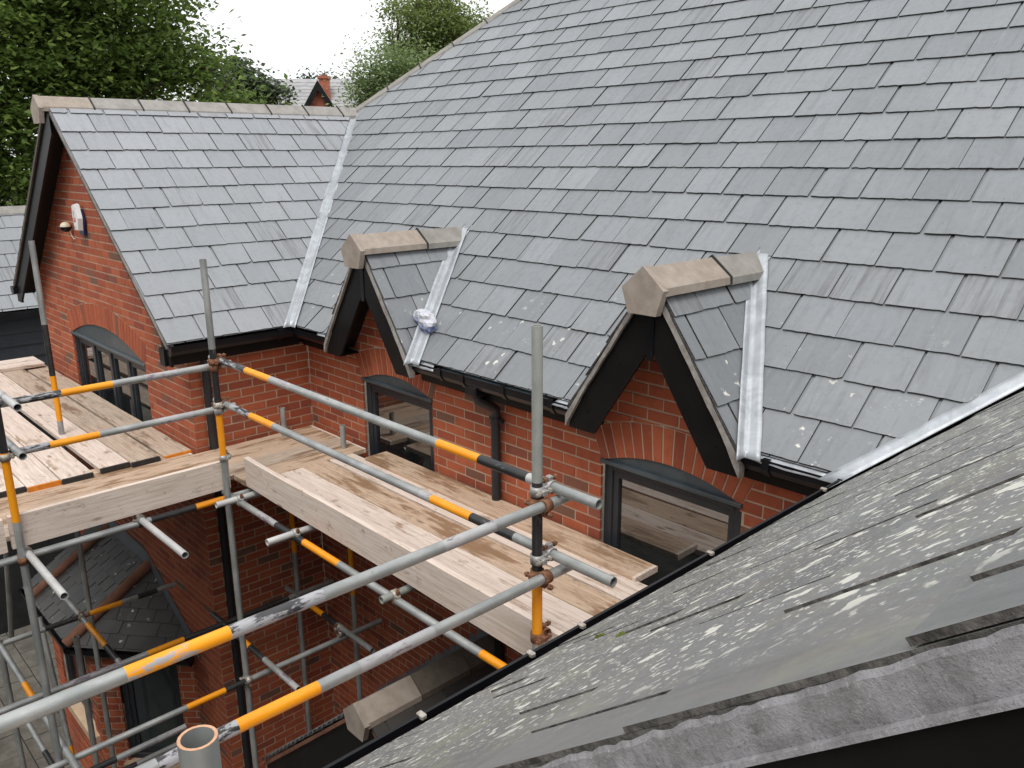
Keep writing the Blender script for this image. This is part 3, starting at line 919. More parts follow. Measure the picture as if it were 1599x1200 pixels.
# wing gable wall
FR_GW = frame((0, YG, 0), (1, 0, 0), (0, 0, 1))
gz = ZR - .06
gable_wall = brick_wall('gable_wall', FR_GW, 2 * XR - XS, XS, GZ, gz, ((T41, 1, gz + T41 * XR), (-T41, 1, gz - T41 * XR)), [(-8.665, 2.12, -1.80, .2, ZSILL)], None, uphase=XS % CL)
# wing side wall
FR_SW = frame((XS, 0, 0), (0, 1, 0), (0, 0, 1))
side_wall = brick_wall('side_wall', FR_SW, YG, YW, GZ, -1.45, uphase=YG % CL + CL / 2, limit=120)
# near wing side wall (in shade under the scaffold)
FR_NW = frame((XNW, 0, 0), (0, -1, 0), (0, 0, 1))
near_wall = brick_wall('near_wing_wall', FR_NW, -YW, -.66, GZ, -1.45, limit=0)
# near wing gable wall below the camera
b = MB(); b.box((XNW, .64, GZ), (3.2, .66, -1.5)); part('near_gable_wall', b, 'mortar', B)

# ------------------------------------------------------------------ windows
def window(fr, xc, w, zs, rise, zb, lights=1, blind=True, arch=True, label=None, glass='glass_pane', parent=None, depth=.035):
    fw = .062
    z1 = zs
    b = MB()
    # back plate behind the glass closes the opening
    root = part('window', MB().box((xc - w / 2 + .002, zb, -depth - .34), (xc + w / 2 - .002, zs + rise, -depth - .32)), 'interior', parent or B, fr)
    def sub(n_, mb, m_): return mb.build(n_, m_, root)
    sub('frame', MB().cbox((xc - w / 2, zb, -depth - .07), (xc - w / 2 + fw, z1, -depth), .004), 'anthracite')
    sub('frame', MB().cbox((xc + w / 2 - fw, zb, -depth - .07), (xc + w / 2, z1, -depth), .004), 'anthracite')
    sub('frame', MB().cbox((xc - w / 2 + fw, z1 - fw, -depth - .07), (xc + w / 2 - fw, z1 - .0005, -depth + .001), .004), 'anthracite')
    sub('frame', MB().cbox((xc - w / 2 + fw, zb, -depth - .07), (xc + w / 2 - fw, zb + fw, -depth + .001), .004), 'anthracite')
    lw = (w - 2 * fw) / lights
    for k in range(1, lights):
        x = xc - w / 2 + fw + k * lw
        sub('mullion', MB().cbox((x - .035, zb + fw, -depth - .06), (x + .035, z1 - fw, -depth + .003), .004), 'anthracite')
    for k in range(lights):
        x0 = xc - w / 2 + fw + k * lw + (.035 if k else 0); x1 = xc - w / 2 + fw + (k + 1) * lw - (.035 if k < lights - 1 else 0)
        s_ = .042
        sash = MB()
        for (p0, p1) in (((x0, zb + fw), (x0 + s_, z1 - fw)), ((x1 - s_, zb + fw), (x1, z1 - fw)), ((x0 + s_, z1 - fw - s_), (x1 - s_, z1 - fw)), ((x0 + s_, zb + fw), (x1 - s_, zb + fw + s_))):
            sash.box((p0[0], p0[1], -depth - .05), (p1[0], p1[1], -depth - .012))
        sub('sash', sash, 'anthracite')
        sub('pane', MB().box((x0 + s_ - .003, zb + fw + s_ - .003, -depth - .04), (x1 - s_ + .003, z1 - fw - s_ + .003, -depth - .03)), glass)
    if arch:
        R = (w * w / 4 + rise * rise) / (2 * rise); zc = zs + rise - R; th = math.asin(w / 2 / R)
        pts = [(xc + (R - .002) * sin(-th + 2 * th * q / 20), zc + (R - .002) * cos(-th + 2 * th * q / 20)) for q in range(21)]
        pts[0] = (xc - w / 2 + .003, zs + .001); pts[-1] = (xc + w / 2 - .003, zs + .001)
        top = [Vector((x, z, -.012)) for x, z in pts]
        sub('arch_panel', MB().prism(top[::-1], (0, 0, -.06)), 'arch_metal')
        sub('drip_trim', MB().cbox((xc - w / 2 - .004, zs - .014, -depth - .01), (xc + w / 2 + .004, zs + .012, .012), .004), 'arch_metal')
    return root
for (xc, w, zs, rise, zb) in OPEN_MAIN:
    window(FR_MW, xc, w, zs, rise, zb)
window(FR_GW, -8.665, 2.12, -1.80, .2, ZSILL, lights=4)

# ------------------------------------------------------------------ wing gable trim
def wpart(name, mb, mat, parent=None): return part(name, mb, mat, parent or B)
for s in (1, -1):
    ext = XE - XR + .02
    zb0 = ZR - .02
    q = [Vector((XR + s * .001, YV + .02, zb0)), Vector((XR + s * ext, YV + .02, zb0 - ext * T41)), Vector((XR + s * ext, YV + .02, zb0 - ext * T41 - .16)), Vector((XR + s * (ext - .16), YV + .02, zb0 - ext * T41 - .16)), Vector((XR + s * (ext - .16), YV + .02, zb0 - (ext - .16) * T41 - (.10 if s > 0 else .27))), Vector((XR + s * .001, YV + .02, zb0 - (.10 if s > 0 else .27)))]
    if s < 0: q = q[::-1]
    wpart('barge_board', MB().prism(q, (0, .022, 0)), 'black_board')
    q = [Vector((XR, YV + .043, zb0 - .06)), Vector((XR + s * ext, YV + .043, zb0 - ext * T41 - .06)), Vector((XR + s * ext, YG - .004, zb0 - ext * T41 - .06)), Vector((XR, YG - .004, zb0 - .06))]
    wpart('soffit', MB().prism(q, (0, 0, -.02)), 'black_board')
    # undercloak strip
    q = [Vector((XR + s * .06, YV - .004, ZR - .06 * T41 + .006)), Vector((XR + s * ext, YV - .004, ZR - ext * T41 + .006)), Vector((XR + s * ext, YV - .004, ZR - ext * T41 - .03)), Vector((XR + s * .06, YV - .004, ZR - .06 * T41 - .03))]
    if s < 0: q = q[::-1]
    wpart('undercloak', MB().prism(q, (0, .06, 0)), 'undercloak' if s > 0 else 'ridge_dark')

# ------------------------------------------------------------------ gutters and fascias
def gutter(a, b_, out, label=None, brackets=(), w=.105, h=.07, endcap=True):
    """square-line gutter from a to b_; a,b_ on the fascia line at lip height, out = outward unit vector"""
    a, b_, out = Vector(a), Vector(b_), Vector(out)
    up = Vector((0, 0, 1)); t = .004
    prof = [(0, 0), (0, -h * .8), (w * .25, -h), (w * .8, -h), (w, -h * .55), (w, .004), (w + .008, .006), (w + .008, -.004), (w + t, -.004), (w + t, -h * .6), (w * .82, -h - t), (w * .2, -h - t), (-t, -h * .8), (-t, 0)]
    root = wpart('gutter', MB().extrude(prof, a, b_, out, up), 'black_plastic')
    if endcap:
        for p in (a, b_):
            c_ = MB(); d = (b_ - a).normalized() * .004
            c_.extrude([(-.006, .006), (-.006, -h * .8), (w * .2, -h - .008), (w * .84, -h - .008), (w + .012, -h * .6), (w + .012, .008)], p - d, p + d, out, up)
            c_.build('end_cap', 'black_plastic', root)
    d = (b_ - a).normalized()
    for t_ in brackets:
        p = a.lerp(b_, t_)
        c_ = MB().extrude([(-.005, .0), (-.005, -h * .85), (w * .2, -h - .012), (w * .84, -h - .012), (w + .014, -h * .6), (w + .014, .012), (w - .01, .012), (w - .01, .008), (w + .008, .008), (w + .008, -h * .55), (w * .8, -h - .005), (w * .22, -h - .005), (0, -h * .8), (0, 0)], p - d * .018, p + d * .018, out, up)
        c_.build('bracket', 'black_plastic', root)
    return root
def fascia(a, b_, n, h=.16):
    a, b_, n = Vector(a), Vector(b_), Vector(n)
    wpart('fascia', MB().prism([a, b_, b_ - Vector((0, 0, h)), a - Vector((0, 0, h))], n * -.022), 'black_board')
    
gy = YE + .055
gx = [(DORM[0] + DH + .05, DORM[1] - DH - .045), (DORM[1] + DH + .045, X0 - .06)]
for k, (xa, xb) in enumerate(gx):
    gutter((xa, gy - .002, ZE - .03), (xb, gy - .002, ZE - .03), (0, -1, 0), brackets=(.2, .36, .62, .9) if k == 0 else (.25,))
    fascia((xa - .05, gy, ZE - .03), (xb + .05, gy, ZE - .03), (0, -1, 0))
    wpart('soffit', MB().box((xa - .05, gy + .023, ZE - .185), (xb + .05, YW - .003, ZE - .17)), 'black_board')
xa, xb = XE + .06, DORM[0] - DH - .04
gutter((xa, gy - .002, ZE - .03), (xb, gy - .002, ZE - .03), (0, -1, 0), endcap=False)
fascia((xa - .03, gy, ZE - .03), (xb + .04, gy, ZE - .03), (0, -1, 0))
wpart('soffit', MB().box((XS + .003, gy + .023, ZE - .185), (xb + .05, YW - .003, ZE - .17)), 'black_board')
# tray joint over the gutter between the gablets (exposed eaves support strip)
wpart('eaves_strip', MB().prism([Vector((gx[0][0] + .28, YE + .05, ZE - .008)), Vector((gx[0][1] - .18, YE + .05, ZE - .008)), Vector((gx[0][1] - .18, YE - .045, ZE - .038)), Vector((gx[0][0] + .28, YE - .045, ZE - .038))], (0, 0, -.003)), 'arch_metal')
# wing eaves
gxw = XE - .05
gutter((gxw + .002, YV + .02, ZE - .03), (gxw + .002, gy + .01, ZE - .03), (1, 0, 0), brackets=(.3, .8))
fascia((gxw, gy, ZE - .03), (gxw, YV + .02, ZE - .03), (1, 0, 0), .17)
wpart('soffit', MB().box((XS + .003, YV + .045, ZE - .195), (gxw - .023, gy + .02, ZE - .18)), 'black_board')
wpart('box_end', MB().box((XS + .0, YV + .0, ZE - .20), (gxw + .0, YV + .018, ZE - .06)), 'black_board')
# left eaves of the wing
xl = 2 * XR - XE
gutter((xl + .03, YV - .02, ZE - .03), (xl + .03, 6.4, ZE - .03), (-1, 0, 0))
# near eaves
gn = gutter((X0 + .03, NV + .02, ZE - .02), (X0 + .03, gy - .12, ZE - .02), (-1, 0, 0), endcap=True)
fascia((X0 + .032, NV + .02, ZE - .02), (X0 + .032, gy, ZE - .02), (-1, 0, 0))
wpart('soffit', MB().box((X0 + .055, NV + .02, ZE - .185), (XNW - .003, YW - .003, ZE - .17)), 'black_board')
for y in (.62, 1.10, 1.50, 1.72, 2.42, 3.28):
    b = MB()
    b.cbox((X0 + .03 - .119, y - .009, ZE - .024), (X0 + .03 - .092, y + .009, ZE - .009), .003)
    b.tube([(X0 + .03 - .117, y, ZE - .02), (X0 + .03 - .118, y + .012, ZE - .05)], .0022, 6)
    b.build('gutter_clip', 'steel_nut', gn)

# ------------------------------------------------------------------ downpipes
def downpipe(pts, r_=.034, clips=(), mat='pipe_grey', n=(0, -1, 0)):
    root = wpart('downpipe', MB().tube(pts, r_, 14), mat)
    for p in clips:
        p = Vector(p); b = MB()
        b.tube([p - Vector((0, 0, .02)), p + Vector((0, 0, .02))], r_ + .006, 14)
        b.box(p + Vector((-.06, -.006, -.012)), p + Vector((.06, .03, .012)))
        b.build('pipe_clip', mat, root)
    return root
xp = -4.055
dp = downpipe([(xp - .03, gy - .055, ZE - .09), (xp - .03, gy - .055, ZE - .165), (xp - .025, gy - .045, ZE - .195), (xp + .0, YW - .085, ZE - .255), (xp, YW - .05, ZE - .285), (xp, YW - .05, ZE - .34), (xp, YW - .05, GZ + .1)], clips=[(xp, YW - .05, ZE - .36)])
MB().cbox((xp - .085, gy - .105, ZE - .155), (xp + .025, gy - .006, ZE - .085), .008).build('outlet', 'black_plastic', dp)
downpipe([(XS + .05, 2.72, -1.56), (XS + .05, 2.72, GZ + .1)], n=(1, 0, 0))

# ------------------------------------------------------------------ porch gable below the deck
PX, PYF, PYB, PZ, PHW = -4.19, 2.55, YW, -3.54, 1.62
pz_e = PZ - PHW * T41
F = frame((PX - PHW, 0, pz_e), (0, -1, 0), (C41, 0, S41))      # slope facing -X
LSp = PHW / C41
porch = part('porch_roof', deck([(-PYF, 0), (-PYF, LSp), (-PYB, LSp), (-PYB, 0)]), 'underlay', B, F)
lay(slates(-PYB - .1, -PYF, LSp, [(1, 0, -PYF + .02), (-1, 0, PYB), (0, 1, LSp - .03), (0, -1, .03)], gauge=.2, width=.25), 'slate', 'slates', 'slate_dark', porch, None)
inv = F.inverted()
F2 = frame((PX + PHW, 0, pz_e), (0, 1, 0), (-C41, 0, S41))
b = MB(); b.prism([F2 @ Vector(p) for p in ((PYF, 0, -.004), (PYB, 0, -.004), (PYB, LSp, -.004), (PYF, LSp, -.004))], F2.to_3x3() @ Vector((0, 0, -.03)))
o = b.build('roof_board', 'underlay', porch); o.matrix_parent_inverse = inv
for (poly, hf, th, _) in slates(PYF, PYB, LSp, [(-1, 0, -PYF + .02), (1, 0, PYB), (0, 1, LSp - .03), (0, -1, .03)], gauge=.2, width=.25):
    if poly[0][1] < LSp - 1.1: continue
    b = MB(); b.prism([F2 @ Vector((p[0], p[1], hf(*p))) for p in poly], F2.to_3x3() @ Vector((0, 0, -th)))
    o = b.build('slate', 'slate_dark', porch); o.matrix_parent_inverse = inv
y = PYF - .05
for k in range(3):
    o = ridge_tile((PX, y, PZ + .03), (0, 1, 0), (0, 0, 1), (1, 0, 0), .438, 'ridge_buff' if k == 0 else 'ridge_dark', porch, k == 0); o.matrix_parent_inverse = inv
    y += .446
for s in (1, -1):
    ext = PHW
    q = [Vector((PX, PYF + .01, PZ - .05)), Vector((PX + s * ext, PYF + .01, PZ - .05 - ext * T41)), Vector((PX + s * ext, PYF + .01, PZ - .05 - ext * T41 - .2)), Vector((PX, PYF + .01, PZ - .05 - .42))]
    if s < 0: q = q[::-1]
    o = MB().prism(q, (0, .025, 0)).build('barge_board', 'black_board', porch); o.matrix_parent_inverse = inv
    q = [Vector((PX, PYF - .014, PZ - .01)), Vector((PX + s * ext, PYF - .014, PZ - .01 - ext * T41)), Vector((PX + s * ext, PYF - .014, PZ - .045 - ext * T41)), Vector((PX, PYF - .014, PZ - .045))]
    if s < 0: q = q[::-1]
    o = MB().prism(q, (0, .05, 0)).build('verge_bed', 'clay_hip', porch); o.matrix_parent_inverse = inv
# slate ends showing along the verge
for k in range(22):
    t = (k + .5) / 22
    x = PX - PHW * (1 - t); z = pz_e + PHW * t * T41
    a = Vector((x, PYF - .022, z + .008)); d = Vector((C41, 0, S41))
    b = MB(); b.prism([a - d * .006, a + d * .044 + Vector((-.012, 0, .014)), a + d * .044 + Vector((-.014, 0, .022)), a - d * .006 + Vector((-.006, 0, .008))], (0, .06, 0))
    o = b.build('verge_slate', 'slate_main', porch); o.matrix_parent_inverse = inv
# stepped lead flashing on the main wall
b = MB(); nst = 19
stp = PHW / nst
for k in range(nst):
    x0 = PX - PHW + k * stp; z0 = PZ - PHW * T41 + k * stp * T41 + .03
    b.prism([Vector((x0, YW - .006, z0)), Vector((x0 + stp, YW - .006, z0 + stp * T41)), Vector((x0 + stp, YW - .006, z0 + stp * T41 + .07)), Vector((x0 + stp * .2, YW - .006, z0 + stp * T41 + .075)), Vector((x0, YW - .006, z0 + .07))][::1], (0, .002, 0))
o = b.build('stepped_flashing', 'lead_dull', porch); o.matrix_parent_inverse = inv
b = MB(); b.box((PX - PHW + .15, PYF + .12, GZ), (PX + PHW - .15, PYF + .3, pz_e - .12)); part('porch_wall', b, 'brick', B)

# ------------------------------------------------------------------ ground floor bay
q0, q1, q2, q3 = Vector((-7.32, YG, 0)), Vector((-8.04, 1.867, 0)), Vector((-9.50, 1.867, 0)), Vector((-10.2, YG, 0))
be = -4.60
Uc = (q0 - q1).normalized(); Lc = (q0 - q1).length
FR_C = frame(q1, Uc, (0, 0, 1))
bay_cant = brick_wall('bay_side_wall', FR_C, 0, Lc, GZ, be, (), [(.55, .60, be - .06, .01, -5.87)], limit=80)
window(FR_C, .55, .60, be - .06, .01, -5.87, arch=False, glass='glass_green')
MB().cbox((.20, -5.97, -.05), (.90, -5.872, .05), .006).build('sill', 'stone_sill', bay_cant)
FR_B = frame((0, q1.y, 0), (1, 0, 0), (0, 0, 1))
bay_front = brick_wall('bay_front_wall', FR_B, q2.x, q1.x, GZ, be, (), [(-8.72, .98, be - .06, .01, -5.62)], limit=60, uphase=.1)
window(FR_B, -8.72, .98, be - .06, .01, -5.62, arch=False, lights=2)
MB().cbox((-9.3, -5.72, -.05), (-8.12, -5.622, .07), .006).build('sill', 'stone_sill', bay_front)
ht_, hb_ = Vector((-8.18, YG, -4.03)), Vector((-8.166, 1.74, -4.55))
rt_ = Vector((-7.17, YG - .0, -4.575)); lt_ = Vector((-9.75, 1.74, -4.55)); lw_ = Vector((-9.75, YG, -4.03))
def tiled_face(A, Bp, apexes, name, gauge=.135, width=.19):
    """A->Bp is the eaves, apexes the other corners in order"""
    U = (Bp - A).normalized(); N = U.cross((apexes[0] - Bp)).normalized(); V = N.cross(U)
    if V.z < 0: V = -V
    F = frame(A, U, V)
    Fi = F.inverted()
    pl = ccw([tuple((Fi @ p)[:2]) for p in (A, Bp, *apexes)])
    root = part(name, deck(pl), 'underlay', B, F)
    hs_ = []
    for i, p in enumerate(pl):
        q = pl[(i + 1) % len(pl)]
        dx, dy = q[0] - p[0], q[1] - p[1]; ln = math.hypot(dx, dy)
        a, b_ = dy / ln, -dx / ln
        hs_.append((a, b_, a * p[0] + b_ * p[1] + (.02 if abs(dy) < .01 else 0)))
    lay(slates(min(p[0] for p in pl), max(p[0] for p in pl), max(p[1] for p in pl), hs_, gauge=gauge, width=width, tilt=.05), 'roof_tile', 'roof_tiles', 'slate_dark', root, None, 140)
    return root, F
rc, Fc = tiled_face(hb_, rt_, [ht_], 'bay_side_roof')
rf, Ff = tiled_face(lt_, hb_, [ht_, lw_], 'bay_front_roof')
o = MB().tube([hb_ + Vector((0, -.03, .02)), ht_ + Vector((0, 0, .05))], .055, 14).build('hip_tile', 'clay_hip', rc); o.matrix_parent_inverse = Fc.inverted()
o = MB().tube([lt_ + Vector((.35, -.03, .02)), lw_ + Vector((.35, 0, .05))], .05, 14).build('hip_tile', 'clay_hip', rf); o.matrix_parent_inverse = Ff.inverted()
o = MB().prism([ht_ + Vector((-.05, -.014, .17)), ht_ + Vector((-.05, -.014, .0)), rt_ + Vector((0.05, -.014, -.02)), rt_ + Vector((.05, -.014, .12))], (0, .006, 0)).build('lead_flashing', 'lead_dull', rc); o.matrix_parent_inverse = Fc.inverted()
o = MB().prism([lw_ + Vector((.0, -.014, .2)), lw_ + Vector((.0, -.014, .0)), ht_ + Vector((-.05, -.014, .0)), ht_ + Vector((-.05, -.014, .17))], (0, .006, 0)).build('lead_flashing', 'lead_dull', rf); o.matrix_parent_inverse = Ff.inverted()
gutter(hb_ + Vector((0, .03, -.02)), rt_ + Vector((0, -.05, -.0)) * 1.0, (.66, -.75, 0), w=.08, h=.06)
gutter(lt_ + Vector((0, .03, -.02)), hb_ + Vector((0, .03, -.02)), (0, -1, 0), w=.08, h=.06)
wpart('fascia', MB().prism([q1 + Vector((0, -.01, be + .05)), q0 + Vector((0, -.01, be + .05)), q0 + Vector((0, -.01, be - .07)), q1 + Vector((0, -.01, be - .07))], (-.01, .012, 0)), 'anthracite')

# ------------------------------------------------------------------ low outbuilding on the far left
OB = thing('outbuilding', 'low slate-roofed outbuilding with black slate-hung wall left of the gabled wing', 'building')
PW[OB.name] = Matrix()
xo, zo = -12.6, -1.93
F = frame((xo, 0, zo), (0, 1, 0), (-C41, 0, S41))
ob = part('roof', deck([(1.2, 0), (5.5, 0), (5.5, 1.9), (1.2, 1.9)]), 'underlay', OB, F)
lay(slates(1.2, 5.5, 1.9, [(-1, 0, -1.2), (1, 0, 5.5), (0, 1, 1.88), (0, -1, .03)]), 'slate', 'slates', 'slate_wing', ob, None, 40)
for k in range(9):
    o = ridge_tile((xo - 1.9 * C41, 1.2 + k * .45, zo + 1.9 * S41 + .02), (0, 1, 0), (0, 0, 1), (1, 0, 0), .442, 'ridge_tile', ob); o.matrix_parent_inverse = F.inverted()
o = MB().box((xo + .0, 1.2, zo - .13), (xo + .09, 5.5, zo - .03)).build('gutter', 'black_plastic', OB)
ow = part('wall', MB().box((xo - .3, 1.25, GZ), (xo - .16, 5.4, zo - .03)), 'underlay', OB)
for k in range(7):
    z = zo - .16 - k * .17
    o = MB().prism([Vector((xo - .13, 1.25, z)), Vector((xo - .1, 1.25, z - .18)), Vector((xo - .1, 5.4, z - .18)), Vector((xo - .13, 5.4, z))], (-.012, 0, 0)).build('cladding_board', 'anthracite', ow)

# ------------------------------------------------------------------ wall fittings
FRa = frame((-8.77, YG - .012, -.545), (1, 0, 0), (0, 0, 1)) @ Matrix.Diagonal((.76, .76, .76, 1))
al = thing('alarm_box', 'white hexagonal burglar alarm box with blue base on the gable wall', 'alarm', None, FRa)
hexa = [(-.105, .0), (-.085, .155), (-.03, .17), (.06, .165), (.125, -.01), (.075, -.165), (-.07, -.165)]
MB().prism([Vector((x, z - .02, .03)) for x, z in [(-.10, .0), (-.08, .14), (.06, .14), (.12, -.01), (.08, -.185), (-.07, -.185)]][::-1], (0, 0, -.03)).build('back_plate', 'navy_plastic', al)
b = MB()
fr_ = [Vector((x * .88, z * .92 + .015, .085)) for x, z in hexa]; bk = [Vector((x, z + .015, .031)) for x, z in hexa]
n_ = len(hexa)
b.add(fr_ + bk, [tuple(range(n_))] + [(i, i + n_, (i + 1) % n_ + n_, (i + 1) % n_) for i in range(n_)]).build('cover', 'white_plastic', al)
def flat(parent, name, mat, rects, z=.0862):
    b = MB()
    for (x0, z0, x1, z1) in rects: b.add([(x0, z0, z), (x1, z0, z), (x1, z1, z), (x0, z1, z)], [(0, 1, 2, 3)])
    return b.build(name, mat, parent)
flat(al, 'emblem', 'grey_print', [(-.05, .045, -.012, .10), (-.045, .02, -.02, .04), (-.055, -.12, .02, -.112), (-.05, -.105, .01, -.098)])
flat(al, 'lettering', 'red_print', [(-.062, -.045, -.03, -.015), (-.062, -.01, -.035, .012), (-.022, -.045, .004, -.015), (-.02, -.01, .008, .008), (.008, -.04, .016, .02)])
sn = thing('security_light', 'small round cream and black sensor light on the gable brickwork', 'light', None, frame((-9.16, YG - .012, -.645), (1, 0, 0), (0, 0, 1)) @ Matrix.Diagonal((.72, .72, .72, 1)))
def dome(r_, z0, z1, mat, name):
    b = MB(); rows = 7; seg = 16; vs = []
    for i in range(rows + 1):
        a = z0 + (z1 - z0) * i / rows
        for k in range(seg): vs.append((r_ * cos(a) * cos(2 * pi * k / seg), r_ * sin(a), .07 + r_ * cos(a) * sin(2 * pi * k / seg)))
    b.add(vs, [(i * seg + k, i * seg + (k + 1) % seg, (i + 1) * seg + (k + 1) % seg, (i + 1) * seg + k) for i in range(rows) for k in range(seg)], 0, 0, True)
    b.add(vs[-seg:], [tuple(range(seg))]); b.add(vs[:seg], [tuple(range(seg - 1, -1, -1))])
    b.build(name, mat, sn)
dome(.07, .05, 1.3, 'cream_plastic', 'lens'); dome(.074, -1.1, .04, 'black_plastic', 'housing')
MB().box((-.03, -.03, 0), (.03, .03, .03)).build('bracket', 'black_plastic', sn)
MB().tube([(.03, -.06, .03), (.045, -.12, .02), (.09, -.16, .012), (.15, -.155, .01)], .005, 6).build('cable', 'white_cable', sn)

# ------------------------------------------------------------------ crumpled bag on the first gablet's valley
bp = Vector((DORM[0] + DH + .04, YE, ZE)) + Vm * .25 + Nm * .085 + Vector((-.06, 0, .01))
bag = thing('crumpled_bag', 'crumpled white and blue bag lying in the lead valley of the farther gablet', 'bag', None, Matrix.Translation(bp))
bm = bmesh.new(); bmesh.ops.create_icosphere(bm, subdivisions=3, radius=1)
for v in bm.verts:
    c_ = v.co.copy()
    k = 1 + .35 * mnoise.noise(c_ * 1.3 + Vector((3, 1, 2))) - .45 * abs(mnoise.noise(c_ * 1.9 + Vector((5, 2, 8))))
    v.co = Vector((c_.x * .105 * k, c_.y * .065 * k, c_.z * .095 * k))
me = bpy.data.meshes.new('sack'); bm.to_mesh(me); bm.free(); me.materials.append(M['bag_white']); me.materials.append(M['bag_blue'])
for p in me.polygons:
    if p.center.z < -.025 or (p.center.x < -.03 and p.center.z > -.02 and p.center.z < .03): p.material_index = 1
link('sack', me, bag)
MB().box((-.065, -.05, .035), (-.04, -.02, .07)).build('folded_corner', 'bag_white', bag)

# ------------------------------------------------------------------ scaffold tubes
RT = .0236
def tube(label, a, b_, bands, name='scaffold_tube', group='scaffold tubes', rim=None):
    a, b_ = Vector(a), Vector(b_); L = (b_ - a).length; d = (b_ - a).normalized()
    F = frame(a, d.orthogonal(), d.cross(d.orthogonal()))
    z = F.to_3x3().col[2]
    if z.dot(d) < 0:
        F = frame(a, d.cross(d.orthogonal()), d.orthogonal())
    seg = 20; ri = RT - .004
    cuts = [t for t, _ in bands] + [L]
    used = []
    for _, k in bands:
        if k not in used: used.append(k)
    if rim and rim not in used: used.append(rim)
    m_ = MB()
    for i, (t0, k) in enumerate(bands):
        t1 = min(cuts[i + 1], L)
        if t1 <= t0: continue
        for (r_, fl) in ((RT, 0), (ri, 1)):
            vs = [(r_ * cos(2 * pi * q / seg), r_ * sin(2 * pi * q / seg), t) for t in (t0, t1) for q in range(seg)]
            fs = [(q, (q + 1) % seg, seg + (q + 1) % seg, seg + q) for q in range(seg)]
            if fl: fs = [f[::-1] for f in fs]
            m_.add(vs, fs, used.index(k if not fl else bands[0][1]), 0, True)
    for t, e in ((0, 0), (L, 1)):
        vs = [(r_ * cos(2 * pi * q / seg), r_ * sin(2 * pi * q / seg), t) for r_ in (RT, ri) for q in range(seg)]
        fs = [(q, (q + 1) % seg, seg + (q + 1) % seg, seg + q) for q in range(seg)]
        if not e: fs = [f[::-1] for f in fs]
        m_.add(vs, fs, used.index(rim) if rim and not e else used.index(bands[-1 if e else 0][1]))
    o = m_.build(name, [TM[k] if k in TM else k for k in used], None, F, recalc=False)
    return tag(o, label, 'scaffold tube', group)
